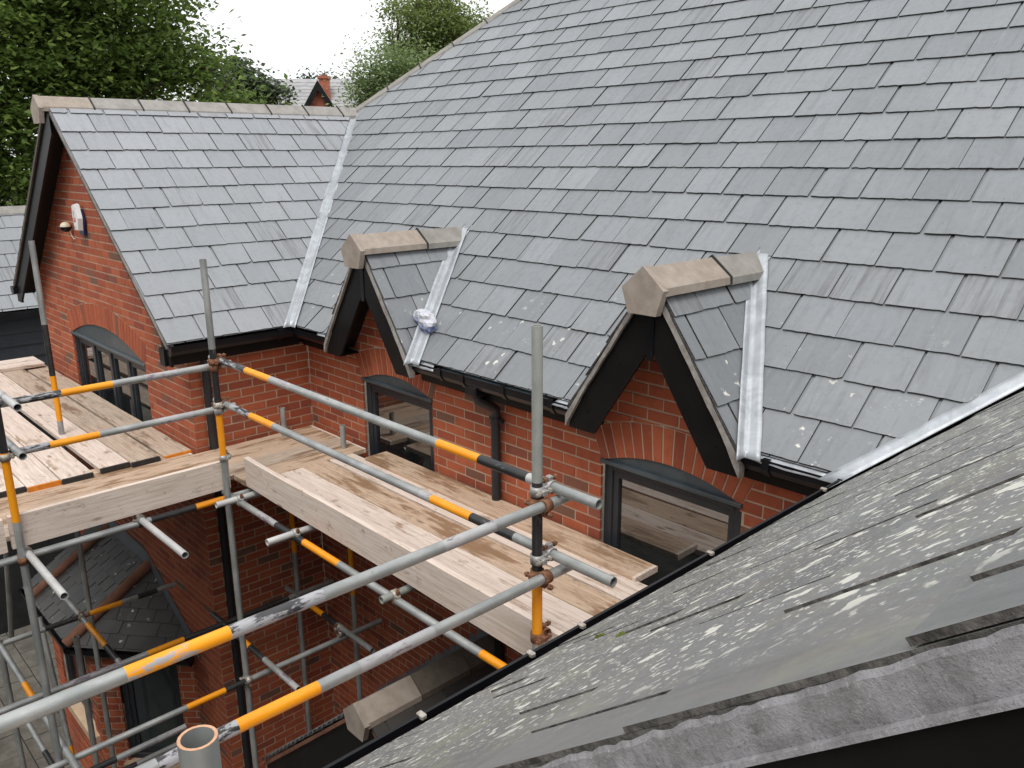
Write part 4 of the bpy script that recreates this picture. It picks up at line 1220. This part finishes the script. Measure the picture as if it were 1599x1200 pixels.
TB = [
 ('upright tube banded grey, black and orange at the inner corner of the scaffold', (-5.641, 2.391, -0.666), (-5.641, 2.391, GZ), [(0, 'g'), (0.632, 'b'), (1.038, 'o'), (1.46, 'g')]),
 ('tall weathered upright tube in front of the downpipe, black and orange below', (-2.362, 2.362, -0.666), (-2.362, 2.362, GZ), [(0, 'v'), (0.683, 'b'), (1.11, 'o'), (1.464, 'g')]),
 ('upright tube at the left edge of the photo, orange at deck height', (-5.641, 1.025, -0.666), (-5.641, 1.025, GZ), [(0, 'b'), (1.062, 'o'), (1.521, 'g')]),
 ('upright tube rising through the left deck before the gable wall', (-7.788, 1.874, -0.644), (-7.788, 1.874, GZ), [(0, 'g'), (0.703, 'b'), (1.153, 'o'), (1.559, 'g')]),
 ('upper guard rail along the main wall with two orange bands', (-5.788, 2.44, -1.391), (-2.079, 2.44, -1.391), [(0, 'g'), (0.171, 'B'), (0.555, 'o'), (0.898, 'p'), (1.165, 'g'), (2.647, 'o'), (2.965, 'b'), (3.295, 'w'), (3.384, 'g')]),
 ('lower guard rail along the main wall with two orange bands', (-5.788, 2.44, -1.713), (-1.991, 2.44, -1.713), [(0, 'g'), (0.264, 'B'), (0.558, 'o'), (0.887, 'g'), (2.486, 'p'), (2.578, 'o'), (2.894, 'b'), (3.205, 'g')]),
 ('upper guard rail across the left deck, black then orange', (-5.69, 0.537, -1.435), (-5.69, 2.538, -1.435), [(0, 'B'), (0.863, 'o'), (1.175, 'g'), (1.384, 'p'), (1.602, 'g')]),
 ('lower guard rail across the left deck, black then orange', (-5.69, 0.537, -1.757), (-5.69, 2.538, -1.757), [(0, 'B'), (0.751, 'o'), (1.053, 'g'), (1.453, 'p'), (1.68, 'g')]),
 ('thick-looking nearest upper rail with a worn orange band crossing the courtyard', (-2.313, -0.488, -1.444), (-2.313, 2.518, -1.444), [(0, 'g'), (1.109, 'O'), (1.427, 'B'), (1.762, 'g'), (2.285, 'p'), (2.549, 'g')]),
 ('nearest lower rail with orange band and purple stains crossing the courtyard', (-2.313, -0.488, -1.786), (-2.313, 2.518, -1.786), [(0, 'g'), (1.16, 'B'), (1.419, 'o'), (1.719, 'g'), (1.886, 'p'), (2.224, 'g')]),
 ('ledger tube under the long deck below its toe board', (-5.807, 2.44, -2.452), (-1.562, 2.44, -2.452), [(0, 'g'), (0.565, 'p'), (0.818, 'b'), (1.191, 'o'), (1.622, 'g'), (2.967, 'o'), (3.195, 'g')]),
 ('ledger tube under the left toe board with black and orange end', (-5.69, 0.488, -2.452), (-5.69, 2.83, -2.452), [(0, 'g'), (1.354, 'b'), (1.677, 'o'), (1.896, 'g')]),
 ('low grey tube with orange band reaching the main wall under the deck', (-5.612, 0.878, -3.972), (-5.612, 3.65, -3.972), [(0, 'g'), (1.02, 'o'), (1.321, 'b'), (1.486, 'g')]),
 ('low tube behind the nearest upper rail, orange then black', (-6.344, 0.488, -3.855), (-6.344, 3.611, -3.855), [(0, 'g'), (0.782, 'p'), (1.189, 'g'), (1.404, 'o'), (1.702, 'b'), (2.661, 'g')]),
 ('short low tube with white tip left of the porch ridge', (-6.559, 2.538, -3.855), (-5.075, 2.538, -3.855), [(0, 'b'), (0.559, 'o'), (0.707, 'b'), (0.949, 'g'), (1.229, 'p'), (1.378, 'w')]),
 ('short dark low tube with small orange band before the main wall', (-6.52, 3.231, -3.855), (-5.114, 3.231, -3.855), [(0, 'g'), (0.453, 'o'), (0.648, 'b'), (0.876, 'g')]),
 ('low tube over the bay roof with an orange band', (-7.418, 0.878, -3.904), (-7.418, 2.538, -3.904), [(0, 'g'), (0.537, 'b'), (0.821, 'r'), (0.901, 'o'), (1.176, 'g'), (1.319, 'b'), (1.495, 'g')]),
 ('low tube slanting past the bay hip tile with orange and black bands', (-7.906, 1.708, -3.904), (-6.276, 1.708, -3.904), [(0, 'g'), (0.668, 'o'), (1.138, 'b'), (1.41, 'g')]),
 ('low tube at bottom left over the paving with short orange band', (-7.71, 1.074, -3.904), (-5.368, 1.074, -3.904), [(0, 'g'), (1.038, 'o'), (1.385, 'g')]),
 ('lowest short tube before the bay side window', (-5.71, 0.878, -4.197), (-5.71, 1.903, -4.197), [(0, 'b'), (0.516, 'g'), (0.807, 'p')]),
 ('upright tube stub poking above the deck in the wall corner', (-6.461, 3.309, -2.108), (-6.461, 3.309, GZ), [(0, 'g'), (0.924, 'o'), (1.382, 'g')]),
 ('upright tube stub poking above the deck left of the farther window', (-5.827, 3.514, -2.167), (-5.827, 3.514, GZ), [(0, 'g'), (1.092, 'o'), (1.578, 'g')]),
 ('upright tube at far bottom left over the paving', (-7.418, 1.074, -3.85), (-7.418, 1.074, GZ), [(0, 'g')]),
 ('pale transom tube end jutting out below the left toe board, right one', (-6.55, 1.775, -2.424), (-4.93, 1.775, -2.424), [(0, 'g'), (.9, 'w')]),
 ('pale transom tube end jutting out below the left toe board, left one', (-6.55, 1.062, -2.424), (-4.91, 1.062, -2.424), [(0, 'g'), (.9, 'w')]),
 ('transom tube end jutting out beside the corner upright', (-5.55, 2.26, -2.424), (-5.55, 3.6, -2.424), [(0, 'w'), (.4, 'g')]),
 ('transom tube end jutting out under the long toe board, middle one', (-4.73, 2.235, -2.424), (-4.73, 3.6, -2.424), [(0, 'w'), (.4, 'g')]),
 ('rusty transom tube end jutting out under the long toe board, right one', (-3.60, 2.35, -2.424), (-3.60, 3.6, -2.424), [(0, 'v'), (.4, 'g')]),
 ('leaning brace tube at the far left below the deck', (-7.9, 1.35, -3.0), (-8.6, 1.35, -4.5), [(0, 'g')]),
 ('pale tube end beside the porch ridge tile below the near gutter', (-3.75, 2.05, -3.57), (-2.6, 2.05, -3.57), [(0, 'w')]),
]
TB += [
 ('low cross tube near the ground left of the bay side window', (-8.0, 1.25, -5.05), (-6.0, 1.25, -5.05), [(0, 'g'), (.6, 'b'), (1.0, 'g')]),
 ('lowest long tube running back towards the bay sill', (-6.75, .3, -5.1), (-6.75, 2.35, -5.1), [(0, 'g'), (.9, 'o'), (1.2, 'b'), (1.5, 'g')]),
 ('slanting brace tube crossing in front of the bay front window', (-7.75, 1.45, -3.95), (-7.1, 1.45, -6.2), [(0, 'g'), (1.2, 'o'), (1.5, 'g')]),
 ('upright tube in front of the bay side window with orange foot', (-7.0, 1.55, -3.85), (-7.0, 1.55, GZ), [(0, 'g'), (1.75, 'o'), (2.1, 'g')]),
]
tubes = [tube(*t) for t in TB]
simple('coppery_rim', (.52, .27, .15), (.66, .4, .25), 40, .6, .2)
TM['R'] = 'coppery_rim'
tube('cut-off upright tube with coppery rim at the bottom edge of the photo', (-.885, .307, -.672), (-.885, .307, GZ), [(0, 'g')], rim='R')

# ------------------------------------------------------------------ couplers
def ring(m_, c_, ax, r0, r1, w, seg=16):
    c_, ax = Vector(c_), Vector(ax).normalized(); u = ax.orthogonal().normalized(); v = ax.cross(u)
    vs = []
    for r_, s in ((r0, -1), (r1, -1), (r1, 1), (r0, 1)):
        for q in range(seg):
            a = 2 * pi * q / seg; vs.append(c_ + (u * cos(a) + v * sin(a)) * r_ + ax * s * w / 2)
    fs = []
    for k in range(4):
        for q in range(seg): fs.append((k * seg + q, k * seg + (q + 1) % seg, ((k + 1) % 4) * seg + (q + 1) % seg, ((k + 1) % 4) * seg + q))
    m_.add(vs, fs, 0, 0, True)
def coupler(label, p, ax1, off, ax2, m1='galv_bright', m2='rust'):
    """band round tube one at p (axis ax1) and round tube two at p+off (axis ax2)"""
    p, off, ax1, ax2 = Vector(p), Vector(off), Vector(ax1), Vector(ax2)
    o = thing('scaffold_coupler', label, 'coupler', 'scaffold couplers', Matrix.Translation(p))
    for k, (c_, ax, mt) in enumerate(((Vector(), ax1, m1), (off, ax2, m2))):
        b = MB(); ring(b, c_, ax, RT + .0008, RT + .0075, .044)
        side = off.normalized().cross(ax) * (1 if k == 0 else -1)
        lug = c_ + side * (RT + .012) + off.normalized() * (.004 if k == 0 else -.004)
        b.cbox(lug - Vector((.014, .014, .014)), lug + Vector((.014, .014, .014)), .004)
        part_ = b.build('collar', mt, o)
        bb = MB()
        dr = off.normalized()
        bb.tube([lug - dr * .045, lug + dr * .05], .0065, 8)
        bb.tube([lug + dr * .028, lug + dr * .042], .0125, 6, smooth=False)
        bb.tube([lug - dr * .036, lug - dr * .026], .0125, 6, smooth=False)
        bb.build('bolt', 'rust' if mt == 'rust' or k else 'steel_nut', o)
    b = MB(); mid = off / 2
    b.cbox(mid - Vector((.02, .02, .016)), mid + Vector((.02, .02, .016)), .005); b.build('saddle', m2, o)
Z = (0, 0, 1); X = (1, 0, 0); Y = (0, 1, 0)
coupler('rusty coupler holding the upper rail to the inner corner upright', (-5.641, 2.391, -1.391), Z, (0, .049, 0), X, 'rust', 'rust')
coupler('rusty coupler under it holding the left upper rail to the corner upright', (-5.641, 2.391, -1.437), Z, (-.049, 0, 0), Y, 'rust', 'rust')
coupler('coupler holding the lower rail along the wall to the inner corner upright', (-5.641, 2.391, -1.712), Z, (0, .049, 0), X, 'steel_nut', 'rust')
coupler('coupler holding the left lower rail to the inner corner upright', (-5.641, 2.391, -1.757), Z, (-.049, 0, 0), Y, 'galv_bright', 'rust')
coupler('pale coupler on the corner upright at toe board height', (-5.641, 2.391, -2.115), Z, (-.04, .03, 0), X, 'galv_bright', 'galv_bright')
coupler('pale coupler holding the upper wall rail to the tall weathered upright', (-2.362, 2.362, -1.391), Z, (0, .078, 0), X, 'galv_bright', 'galv_bright')
coupler('rusty coupler holding the nearest upper rail to the tall weathered upright', (-2.362, 2.362, -1.444), Z, (.049, 0, 0), Y, 'rust', 'rust')
coupler('pale coupler holding the lower wall rail to the tall weathered upright', (-2.362, 2.362, -1.713), Z, (0, .078, 0), X, 'galv_bright', 'galv_bright')
coupler('rusty coupler holding the nearest lower rail to the tall weathered upright', (-2.362, 2.362, -1.786), Z, (.049, 0, 0), Y, 'rust', 'rust')
coupler('rusty coupler at the deck foot of the tall weathered upright', (-2.362, 2.362, -2.10), Z, (0, .04, .0), X, 'rust', 'rust')
coupler('dark coupler holding the left lower rail at the photo edge', (-5.641, 1.025, -1.757), Z, (-.049, 0, 0), Y, 'steel_nut', 'steel_nut')
coupler('rusty coupler under the left toe board on the edge upright', (-5.641, 1.025, -2.452), Z, (-.049, 0, 0), Y, 'rust', 'rust')
coupler('coupler clamping the right pale transom under the left toe board', (-5.69, 1.775, -2.452), Y, (0, 0, .028), X, 'black_joint', 'steel_nut')
coupler('coupler clamping the left pale transom under the left toe board', (-5.69, 1.062, -2.452), Y, (0, 0, .028), X, 'black_joint', 'steel_nut')
coupler('coupler clamping the transom beside the corner upright', (-5.55, 2.44, -2.452), X, (0, 0, .028), Y, 'steel_nut', 'galv_bright')
coupler('coupler clamping the middle transom under the long toe board', (-4.73, 2.44, -2.452), X, (0, 0, .028), Y, 'black_joint', 'galv_bright')
coupler('coupler clamping the rusty transom under the long toe board', (-3.60, 2.44, -2.452), X, (0, 0, .028), Y, 'rust', 'steel_nut')
coupler('coupler on the low crossing beside the stub of the farther window', (-5.612, 3.231, -3.92), Y, (0, 0, .06), X, 'steel_nut', 'steel_nut')
coupler('coupler on the corner upright at the low ledger', (-5.641, 2.391, -3.972), Z, (.03, .0, 0), Y, 'steel_nut', 'steel_nut')
coupler('rusty coupler where low tubes cross over the bay hip', (-7.418, 1.708, -3.904), Y, (.03, 0, .0), X, 'tube_rust', 'tube_rust')

# short hand rail stubs pointing at the viewer on the left edge
tube('upper rail stub end pointing at the viewer at the left photo edge', (-6.3, 1.085, -1.395), (-5.38, 1.085, -1.395), [(0, 'g'), (.5, 'w')])
tube('lower rail stub end pointing at the viewer at the left photo edge', (-6.3, 1.085, -1.72), (-5.46, 1.085, -1.72), [(0, 'g')])

# ------------------------------------------------------------------ scaffold boards
def board(label, a, b_, width, mat, top, th=.038, ends=('board_end_black', 'board_end_black'), name='scaffold_board', tilt=0.0, cat='board', grp='scaffold boards'):
    """a,b_ = plan centreline ends (x,y); top = z of the upper face"""
    a2, b2 = Vector((a[0], a[1], 0)), Vector((b_[0], b_[1], 0)); L = (b2 - a2).length; d = (b2 - a2).normalized()
    F = frame((a[0], a[1], top), d, Vector((0, 0, 1)).cross(d))
    e = .022
    m_ = MB(); n_ = max(4, int(L / .22)); w = width / 2; ch = .003
    rr_ = random.Random(label)
    prof = lambda s0: [(-w, -ch), (-w + ch, 0), (w - ch, 0), (w, -ch), (w, -th + ch), (w - ch, -th), (-w + ch, -th), (-w, -th + ch)]
    xs = [0, e] + [L * k / n_ for k in range(1, n_)] + [L - e, L]
    ph = rr_.random() * 9
    rings = []
    for x in xs:
        wob = .0025 * sin(x * 2.1 + ph); zz = .0016 * sin(x * 3.3 + ph * 2)
        jj = rr_.uniform(-.0012, .0012)
        rings.append([(x, y_ + wob + (jj if abs(y_) > w * .9 else 0), z_ + zz) for y_, z_ in prof(0)])
    k_ = 8; vs = [p for r_ in rings for p in r_]
    for i in range(len(xs) - 1):
        mi = 1 if i == 0 else 2 if i == len(xs) - 2 else 0
        m_.add([p for p in rings[i]] + [p for p in rings[i + 1]], [(q, (q + 1) % k_, k_ + (q + 1) % k_, k_ + q) for q in range(k_)], mi)
    m_.add(rings[0], [tuple(range(k_))], 1); m_.add(rings[-1], [tuple(range(k_ - 1, -1, -1))], 2)
    o = m_.build(name, [mat, *ends], None, F)
    return tag(o, label, cat, grp)
simple('board_end_black', (.012, .012, .013), (.035, .033, .032), 30, .6)
simple('board_end_orange', (.55, .16, .01), (.72, .25, .02), 20, .6)
W = .222
# long deck along the main wall
yb0 = 2.545
ends_plain = ('board_brown', 'board_pale')
for k, (mt, lb) in enumerate((('board_pale', 'outermost scaffold board of the long deck, next to its toe board'), ('board_pale', 'second scaffold board of the long deck from its toe board'), ('board_brown', 'wet brown scaffold board in the middle of the long deck'), ('board_pale', 'fourth scaffold board of the long deck from its toe board'))):
    y = yb0 + W / 2 + k * (W + .012)
    board(lb, (-5.67 + .02 * (k % 2), y + .012), (-1.50, y), W, mt, ZP + (0, .004, -.003, .003)[k], ends=ends_plain)
board('brown scaffold board beside the main wall past a dark gap', (-5.42, 3.566), (-2.66, 3.561), W - .012, 'board_brown', ZP + .028, ends=ends_plain)
# strip along the wing side wall
for k, lb in enumerate(('brown board along the wing wall, nearest the brickwork', 'brown board along the wing wall, middle one', 'board along the wing wall next to the corner upright')):
    x = -6.46 + k * (W + .006)
    board(lb, (x, .45), (x, 3.64), W, 'board_brown' if k < 2 else 'board_grey', ZP - .006, ends=ends_plain)
board('brown board under the ends of the left deck boards', (-6.69, .45), (-6.69, 2.53), W, 'board_brown', ZP - .006, ends=ends_plain)
board('short brown board end bridging to the long deck at the wall corner', (-5.785, 2.56), (-5.785, 3.64), .205, 'board_brown', ZP - .006, ends=ends_plain)
# left deck in front of the gable wall
LD = [(2.43, -6.62, 'board_grey', 'board_end_orange', 'orange-ended scaffold board beside the gable window', .016),
      (2.165, -6.60, 'board_grey', 'board_end_black', 'black-ended scaffold board second from the gable wall', .034),
      (1.935, -6.63, 'board_pale', 'board_end_black', 'black-ended scaffold board right of the gap in the left deck', .034),
      (1.655, -6.60, 'board_pale', 'board_end_black', 'black-ended scaffold board left of the gap in the left deck', .034),
      (1.425, -6.61, 'board_pale', 'board_end_orange', 'orange-ended pale scaffold board on the left deck', .034),
      (1.195, -6.64, 'board_pale', 'board_end_black', 'outermost black-ended scaffold board on the left deck', .034)]
for (y, xe, mt, en, lb, dz) in LD:
    board(lb, (-11.0, y), (xe, y), W, mt, ZP + dz, ends=('board_end_black', en))
board('pale board laid across the far end of the left deck', (-11.02, .9), (-11.02, 2.5), W, 'board_pale', ZP + .073, ends=ends_plain)
board('second pale board laid across the far end of the left deck', (-10.76, .9), (-10.76, 2.5), W, 'board_pale', ZP + .073, ends=ends_plain)
for k in range(4):
    board(('outermost', 'second', 'third', 'innermost')[k] + ' board of the deck under the near gutter', (-2.16 + k * (W + .005), -.9), (-2.16 + k * (W + .005), 2.40), W, 'board_pale', ZP - .004, ends=ends_plain)
for k in range(5):
    board(('first', 'second', 'third', 'fourth', 'fifth')[k] + ' board of the deck the photographer stands on', (-2.3, .12 - k * (W + .005)), (3.2, .12 - k * (W + .005)), W, 'board_pale', ZP + .036, ends=ends_plain)
# toe boards: on edge
def toe(label, a, b_, ztop, n_out):
    o = board(label, (0, 0), ((Vector(b_) - Vector(a)).length, 0), .222, 'toe_board', 0, ends=('toe_board', 'toe_board'), name='toe_board')
    d = Vector((b_[0] - a[0], b_[1] - a[1], 0)).normalized()
    o.matrix_local = frame((a[0], a[1], ztop - .111), d, (0, 0, 1))
    return o
toe('long pale toe board on edge along the main wall deck', (-5.60, 2.525), (-1.50, 2.475), ZP + .222, None)
toe('pale toe board on edge along the left deck', (-5.672, 1.055), (-5.672, 2.50), ZP + .214, None).matrix_local = frame((-5.655, .985, ZP + .214 - .111), (0, 1, 0), (0, 0, 1))
toe('short toe board butting against the photo edge upright', (-5.655, .2), (-5.655, .955), ZP + .214, None).matrix_local = frame((-5.655, .2, ZP + .205 - .111), (0, 1, 0), (0, 0, 1))

# ------------------------------------------------------------------ courtyard furniture seen below
def table():
    o = thing('wooden_bench', 'brown wooden bench on the paving beyond the bay', 'bench', None, Matrix.Translation((-9.5, .35, GZ + .03)))
    for k in range(3): MB().cbox((-.6, -.2 + k * .14, .42), (.6, -.08 + k * .14, .45), .004).build('seat_slat', 'bench_wood', o)
    for x in (-.5, .5):
        for y in (-.16, .16): MB().cbox((x - .03, y - .03, 0), (x + .03, y + .03, .42), .004).build('leg', 'bench_wood', o)
table()
dr = thing('drain_grate', 'dark drain grate set in the paving beside the bay', 'drain', None, Matrix.Translation((-7.95, 1.55, GZ + .038)))
MB().box((-.2, -.12, 0), (.2, .12, .006)).build('frame', 'black_joint', dr)
for k in range(8): MB().box((-.17 + k * .045, -.1, .006), (-.15 + k * .045, .1, .012)).build('bar', 'galv_bright', dr)

# ------------------------------------------------------------------ trees
def tree(name, label, base, top_c, lobes, n, size, mat, trunk_r=.25, seed=1, clump=.55, per=60, flat_=.5, limbs=9):
    rr_ = random.Random(seed)
    root = thing(name, label, 'tree', None, Matrix.Translation(base))
    base = Vector(base)
    m_ = MB()
    top = Vector(top_c) - base
    m_.tube([Vector((0, 0, 0)), top * .3 + Vector((.1, 0, 0)), top * .7, top], [trunk_r, trunk_r * .8, trunk_r * .5, trunk_r * .2], 9)
    m_.build('trunk', 'bark', root)
    lm = MB()
    vs = []; fs = []; rv = []
    tot = sum(l[1][0] * l[1][1] * l[1][2] for l in lobes) 
    for (c_, rad) in lobes:
        c_ = Vector(c_) - base
        share = rad[0] * rad[1] * rad[2] / tot
        nc = max(3, int(n * share / per))
        for q in range(min(limbs, 14)):
            d = Vector((rr_.gauss(0, 1), rr_.gauss(0, 1), rr_.gauss(.2, .8))).normalized()
            e = c_ + Vector((d.x * rad[0], d.y * rad[1], d.z * rad[2])) * .85
            st = top * rr_.uniform(.45, .95)
            mid = st.lerp(e, .5) + Vector((rr_.uniform(-.3, .3), rr_.uniform(-.3, .3), rr_.uniform(0, .4)))
            lm.tube([st, mid, e], [trunk_r * .28, trunk_r * .16, trunk_r * .05], 5)
        for q in range(nc):
            d = Vector((rr_.gauss(0, 1), rr_.gauss(0, 1), rr_.gauss(0, 1))).normalized()
            k = rr_.random() ** .4
            cc = c_ + Vector((d.x * rad[0], d.y * rad[1], d.z * rad[2])) * k
            tone = rr_.uniform(-.22, .22) + .12 * d.z
            cs = clump * rr_.uniform(.6, 1.35)
            for l in range(per):
                p = cc + Vector((rr_.gauss(0, cs), rr_.gauss(0, cs), rr_.gauss(0, cs * flat_)))
                s = size * rr_.uniform(.6, 1.3)
                nrm = Vector((rr_.gauss(0, .6), rr_.gauss(0, .6), 1)).normalized()
                u = nrm.orthogonal().normalized(); a = rr_.uniform(0, 2 * pi)
                u = (u * cos(a) + nrm.cross(u) * sin(a)); v = nrm.cross(u)
                o_ = len(vs)
                dr_ = Vector((0, 0, -s * .3))
                vs += [p - u * s, p + v * s * .55 + dr_ * .3, p + u * s * 1.0 + dr_, p - v * s * .55 + dr_ * .3]
                fs += [(o_, o_ + 1, o_ + 2), (o_, o_ + 2, o_ + 3)]
                t = min(1, max(0, .45 + tone + rr_.uniform(-.25, .25))); rv += [t, t]
    lm.build('limbs', 'bark', root)
    me = bpy.data.meshes.new('crown'); me.from_pydata(vs, [], fs); me.materials.append(M[mat])
    at = me.attributes.new('rnd', 'FLOAT', 'FACE'); at.data.foreach_set('value', rv)
    me.update()
    link('crown', me, root)
    return root
tree('maple_tree', 'big dark green broadleaf tree rising behind the gabled wing', (-17.5, 5.4, GZ), (-17.3, 5.2, 2.5),
     [((-16.8, 5.1, 2.6), (2.2, 2.3, 2.0)), ((-16.2, 3.4, 1.2), (1.7, 2.0, 2.2)), ((-15.6, 6.75, 1.05), (1.1, 1.25, .75)), ((-16.5, 4.0, 4.2), (2.2, 2.3, 1.7)), ((-16.0, 3.0, -1.0), (1.6, 1.6, 1.6)), ((-16.2, 5.9, 1.9), (1.4, 1.4, 1.2))],
     95000, .06, 'leaf_maple', .34, 3, .30, 70)
tree('garden_tree', 'light green tree standing against the sky behind the main roof hip', (-25.5, 18.5, GZ), (-25.2, 18.4, 4.6),
     [((-25.0, 19.6, 4.3), (1.7, 1.7, 1.4)), ((-24.6, 20.9, 4.1), (1.4, 1.5, 1.2)), ((-25.0, 18.5, 3.2), (.9, .8, .7)), ((-25.0, 19.8, 5.3), (.8, .9, .5))],
     20000, .07, 'leaf_light', .22, 5, .27, 50)
tree('willow_shrub', 'feathery yellow-green shrub below the garden tree by the ridge end', (-20.6, 14.6, GZ), (-20.5, 14.6, 1.9),
     [((-20.6, 14.4, 1.9), (.75, .8, .75)), ((-20.2, 15.2, 2.1), (.7, .8, .75)), ((-20.7, 14.0, 1.6), (.6, .6, .5))], 14000, .05, 'leaf_willow', .12, 8, .3, 40, 1.2, 4)
tree('distant_oak', 'distant grey-green rounded tree beside the big dark tree', (-38, 19.6, GZ), (-38, 19.6, 2.5),
     [((-37.2, 18.8, 2.6), (1.5, 1.6, 1.4)), ((-38, 18.0, 3.2), (1.4, 1.4, 1.3))], 9000, .12, 'leaf_dark', .3, 11, .3, 40)
for k, (x, y, h) in enumerate(((-52.2, 30.3, 5.4), (-51.4, 31.4, 5.6), (-50.6, 32.6, 5.1), (-49.9, 33.8, 4.7))):
    tree('conifer', ('left-hand', 'second', 'third', 'right-hand')[k] + ' dark conifer of the row behind the distant house chimney', (x, y, GZ), (x, y, h), [((x, y, h - 1.3), (1.0, 1.0, 1.3)), ((x, y, h - 3), (1.3, 1.3, 1.6))], 2200, .14, 'leaf_conifer', .15, 20 + k, .3, 30, 1.3, 3)['group'] = 'conifer row'

# ------------------------------------------------------------------ unseen hedge added to hold light out of the courtyard
hd_ = thing('added_shade_hedge', 'tall evergreen hedge added unseen behind the viewer to shade the courtyard', 'hedge', None, Matrix.Translation((-6, -4.2, GZ)))
rr_ = random.Random(77); vs = []; fs = []; rv = []
for q in range(34000):
    x = rr_.uniform(-9, 9); z = rr_.uniform(0, 7.2)
    y = .75 + rr_.gauss(0, .07) + .12 * mnoise.noise((x * .7, z * .7, 0))
    if rr_.random() < .2: z = 7.2 + rr_.gauss(0, .08); y = rr_.uniform(-.8, .8)
    p = Vector((x, y, z)); s_ = rr_.uniform(.05, .1)
    u = Vector((rr_.gauss(0, 1), rr_.gauss(0, .5), rr_.gauss(0, 1))).normalized(); v = u.orthogonal().normalized() * .5
    o_ = len(vs); vs += [p - u * s_, p + v * s_, p + u * s_, p - v * s_]; fs.append((o_, o_ + 1, o_ + 2, o_ + 3)); rv.append(rr_.random())
me = bpy.data.meshes.new('foliage'); me.from_pydata(vs, [], fs); me.materials.append(M['leaf_dark'])
me.attributes.new('rnd', 'FLOAT', 'FACE').data.foreach_set('value', rv); link('foliage', me, hd_)
MB().box((-8.9, -.7, 0), (8.9, .66, 7.1)).build('branch_core', 'bark', hd_)

# ------------------------------------------------------------------ distant house
FH = thing('distant_house', 'distant house with pale tiled roof, brick gable and chimney beyond the ridge', 'house')
hx, hy = -40.5, 24.8; HZ = .42
ax = Vector((.55, .835, 0)).normalized(); nx = Vector((.835, -.55, 0)).normalized()   # along the ridge, towards the viewer
C0 = Vector((hx, hy, 0))
def hp(a, n_, z): return C0 + ax * a + nx * n_ + Vector((0, 0, z + (HZ if z > 0 else 0)))
MB().prism([hp(-4, 2.4, -6.6), hp(5, 2.4, -6.6), hp(5, 2.4, .9), hp(-4, 2.4, .9)], nx * -4).build('wall', 'far_brick', FH)
fr_roof = MB().prism([hp(-4.2, 2.7, 1.0), hp(5.2, 2.7, 1.0), hp(5.2, -.2, 3.55), hp(-4.2, -.2, 3.55)], (0, 0, -.15)).build('roof', 'far_roof', FH)
for k in range(14):
    t0 = k / 14; t1 = t0 + .075
    MB().prism([hp(-4.2, 2.7 - 2.9 * t0 + .05, 1.0 + 2.55 * t0 + .03), hp(5.2, 2.7 - 2.9 * t0 + .05, 1.0 + 2.55 * t0 + .03), hp(5.2, 2.7 - 2.9 * t1, 1.0 + 2.55 * t1 + .03), hp(-4.2, 2.7 - 2.9 * t1, 1.0 + 2.55 * t1 + .03)], (0, 0, -.05)).build('tile_course', 'far_roof', fr_roof)
ga = -.30
gbl = MB().prism([hp(ga - .95, 3.6, 1.3), hp(ga + .95, 3.6, 1.3), hp(ga, 3.6, 3.0)], nx * -2).build('gable', 'far_brick', FH)
for s in (1, -1):
    q = [hp(ga, 3.85, 3.22), hp(ga + s * 1.25, 3.85, 1.15), hp(ga + s * 1.25, 1.0, 1.15), hp(ga, 1.0, 3.22)]
    MB().prism(q, (0, 0, -.08)).build('gable_roof', 'far_roof', FH)
    q = [hp(ga, 3.87, 3.2), hp(ga + s * 1.25, 3.87, 1.12), hp(ga + s * 1.1, 3.87, .85), hp(ga, 3.87, 2.75)]
    MB().prism(q, nx * -.05).build('barge_board', 'black_board', FH)
ch = MB(); ch.prism([hp(ga - .05, 1.2, 2.2), hp(ga + .5, 1.2, 2.2), hp(ga + .5, 1.2, 3.5), hp(ga - .05, 1.2, 3.5)], nx * -.5)
ch = ch.build('chimney', 'far_brick', FH)
MB().prism([hp(ga - .11, 1.27, 3.5), hp(ga + .56, 1.27, 3.5), hp(ga + .56, 1.27, 3.62), hp(ga - .11, 1.27, 3.62)], nx * -.66).build('chimney_cap', 'far_brick', ch)
MB().tube([hp(ga + .2, .95, 3.62), hp(ga + .2, .95, 3.72)], [.12, .1], 10).build('chimney_pot', 'clay_hip', ch)
